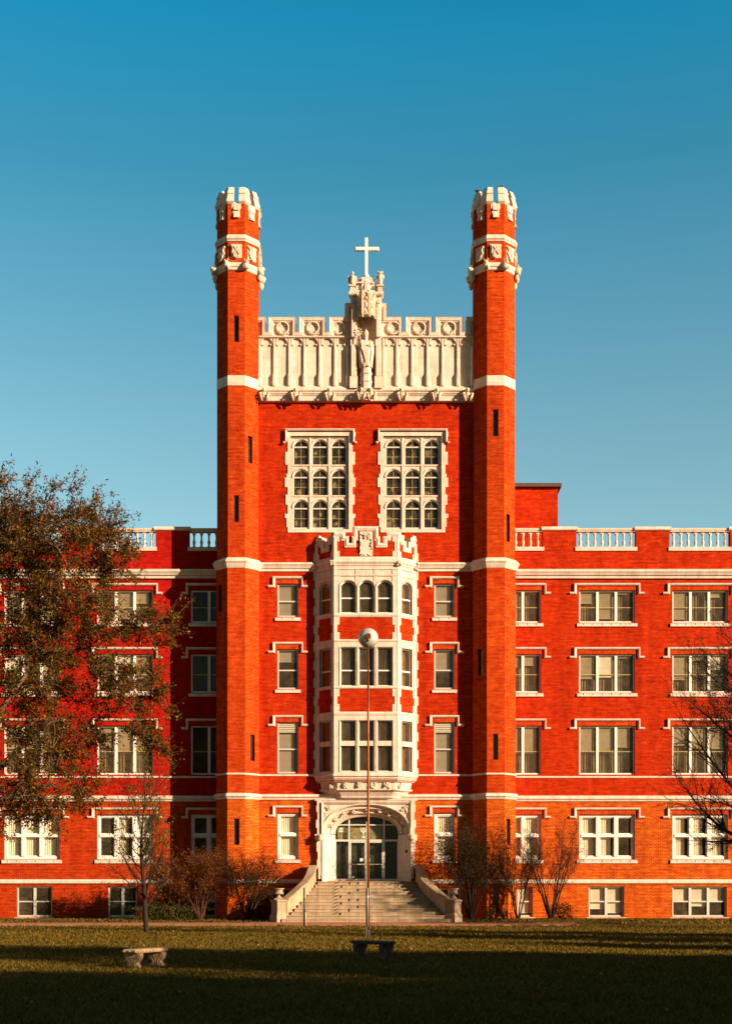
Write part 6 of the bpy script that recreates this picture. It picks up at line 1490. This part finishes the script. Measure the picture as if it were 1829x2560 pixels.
# bare tree reaching in from the right edge
def bare_right():
    y = -30.0; x0 = 15.6; E = empty('bare_tree', (x0, y, -.1)); tag(E, 'bare dark branched tree reaching in from the right edge of the lawn', 'tree')
    g = Grower(77, .006); g.mb.tube([(0, 0, 0), (.05, 0, 2), (-.05, 0, 3.6), (0, .05, 6), (.1, 0, 9)], [.30, .26, .24, .17, .10], 10)
    spec = [dict(wob=.07, up=.035, seg=7, start=.18), dict(n=17, ang=36, ratio=.50, rr=.45, wob=.08, up=.04, seg=5), dict(n=8, ang=34, ratio=.46, rr=.5, wob=.10, up=.03, seg=4), dict(n=4, ang=36, ratio=.5, rr=.55, wob=.13, up=.0, seg=3)]
    for (z, d, L, r) in ((3.4, (-1, .05, .14), 4.0, .12), (3.6, (-.8, -.1, .62), 5.0, .11), (6.6, (-1, .15, .22), 3.5, .085), (8.4, (-.9, -.05, .36), 3.3, .075), (7.6, (-1, -.2, .05), 2.8, .06), (8.8, (-.5, .1, .8), 3.0, .07), (9.0, (-.85, .2, .3), 2.8, .06), (4.5, (.9, .2, .6), 5.0, .12), (7.2, (.6, -.4, .8), 4.5, .1), (6.5, (-.2, .8, .6), 4.2, .09), (5.8, (.1, -.9, .6), 4.0, .09)):
        g.branch((0, 0, z), d, L, r, 0, spec)
    o = g.mb.build('trunk', 'bark_dark'); o.parent = E
    q = np.random.RandomState(6); tp = np.array(g.tips); pk = tp[q.randint(0, len(tp), 900)] + q.normal(0, .05, (900, 3)); v, f = leaves(pk, .10, .05, q); o = mesh_np('leaves', v, f, 'leaf_rust'); o.parent = E
    o = copy_tree(E); o.location = (26.6, -16.0, -.1); o.scale = (.9, .9, .9); o.rotation_euler = (0, 0, R(35)); tag(o, 'bare tree farther right beyond the path, whose branches dapple the steps', 'tree')
bare_right()

# shade trees standing to the right of and behind the camera: they shade the lawn
def shade_trees():
    def make(seed, h, w, n):
        q = np.random.RandomState(seed); E = empty('shade_tree', (0, 0, 0)); m = MB(); pq = random.Random(seed)
        m.tube([(0, 0, -.2), (.1, 0, h * .2), (0, .1, h * .5), (0, 0, h * .85)], [.45, .36, .25, .06], 10)
        for k in range(14):
            a = 2.4 * k; z = h * (.22 + .045 * k); r = w * (.9 - .04 * k); m.tube([(0, 0, z), (.5 * r * math.cos(a), .5 * r * math.sin(a), z + .12 * h), (r * .9 * math.cos(a), r * .9 * math.sin(a), z + .16 * h)], [.14, .09, .03], 5)
        o = m.build('trunk', 'bark_dark'); o.parent = E
        nc = 90; c = q.normal(size=(nc, 3)); c /= np.linalg.norm(c, axis=1)[:, None]; c *= (q.uniform(.2, 1, nc) ** .45)[:, None]; c = c * np.array([w, w, h * .42]) + np.array([0, 0, h * .55])
        pos = c[q.randint(0, nc, n)] + q.normal(0, .62, (n, 3)); pos[:, 2] = np.maximum(pos[:, 2], .4); v, f = leaves(pos, .42, .24, q); o = mesh_np('crown', v, f, 'leaf_dark'); o.parent = E
        return E
    A = make(51, 16.0, 4.7, 19000)
    spots = [(33, -67, 1.15, 'tallest of the front row'), (33, -60.5, .66, 'shortest, nearest the building'), (33, -75, .70, 'low one amid the front row'), (33, -80.8, 1.12, 'fourth of the front row'),
             (33, -88, 1.1, 'last of the front row'), (26, -91, 1.0, 'closest behind the viewpoint'),
             (42, -68, 1.0, 'first of the back row'), (42, -75.5, .98, 'second of the back row'), (42, -84, 1.0, 'third of the back row'), (42, -92, 1.0, 'last of the back row'), (37.5, -83, 1.12, 'between the two rows'), (37, -75.3, .92, 'low one between the two rows'), (34, -97, .95, 'farthest of the grove')]
    for i, (x, y, s, t) in enumerate(spots):
        o = A if i == 0 else copy_tree(A); o.location = (x, y, -.1); o.scale = (s, s, s); o.rotation_euler = (0, 0, i * 1.3)
        tag(o, 'dense shade tree right of the lawn, ' + t, 'tree', 'shade trees right of the lawn')
    Bt = make(52, 10.5, 2.2, 5000)
    for i, (x, y, s) in enumerate(((27, -40, 1.0), (26, -32.5, .92), (29, -49, .85))):
        o = Bt if i == 0 else copy_tree(Bt); o.location = (x, y, -.1); o.scale = (s, s, s); tag(o, 'slender shade tree right of the lawn, ' + ('middle one', 'the one closest to the building', 'the one farthest from the building')[i], 'tree', 'slender trees right of the lawn')
shade_trees()
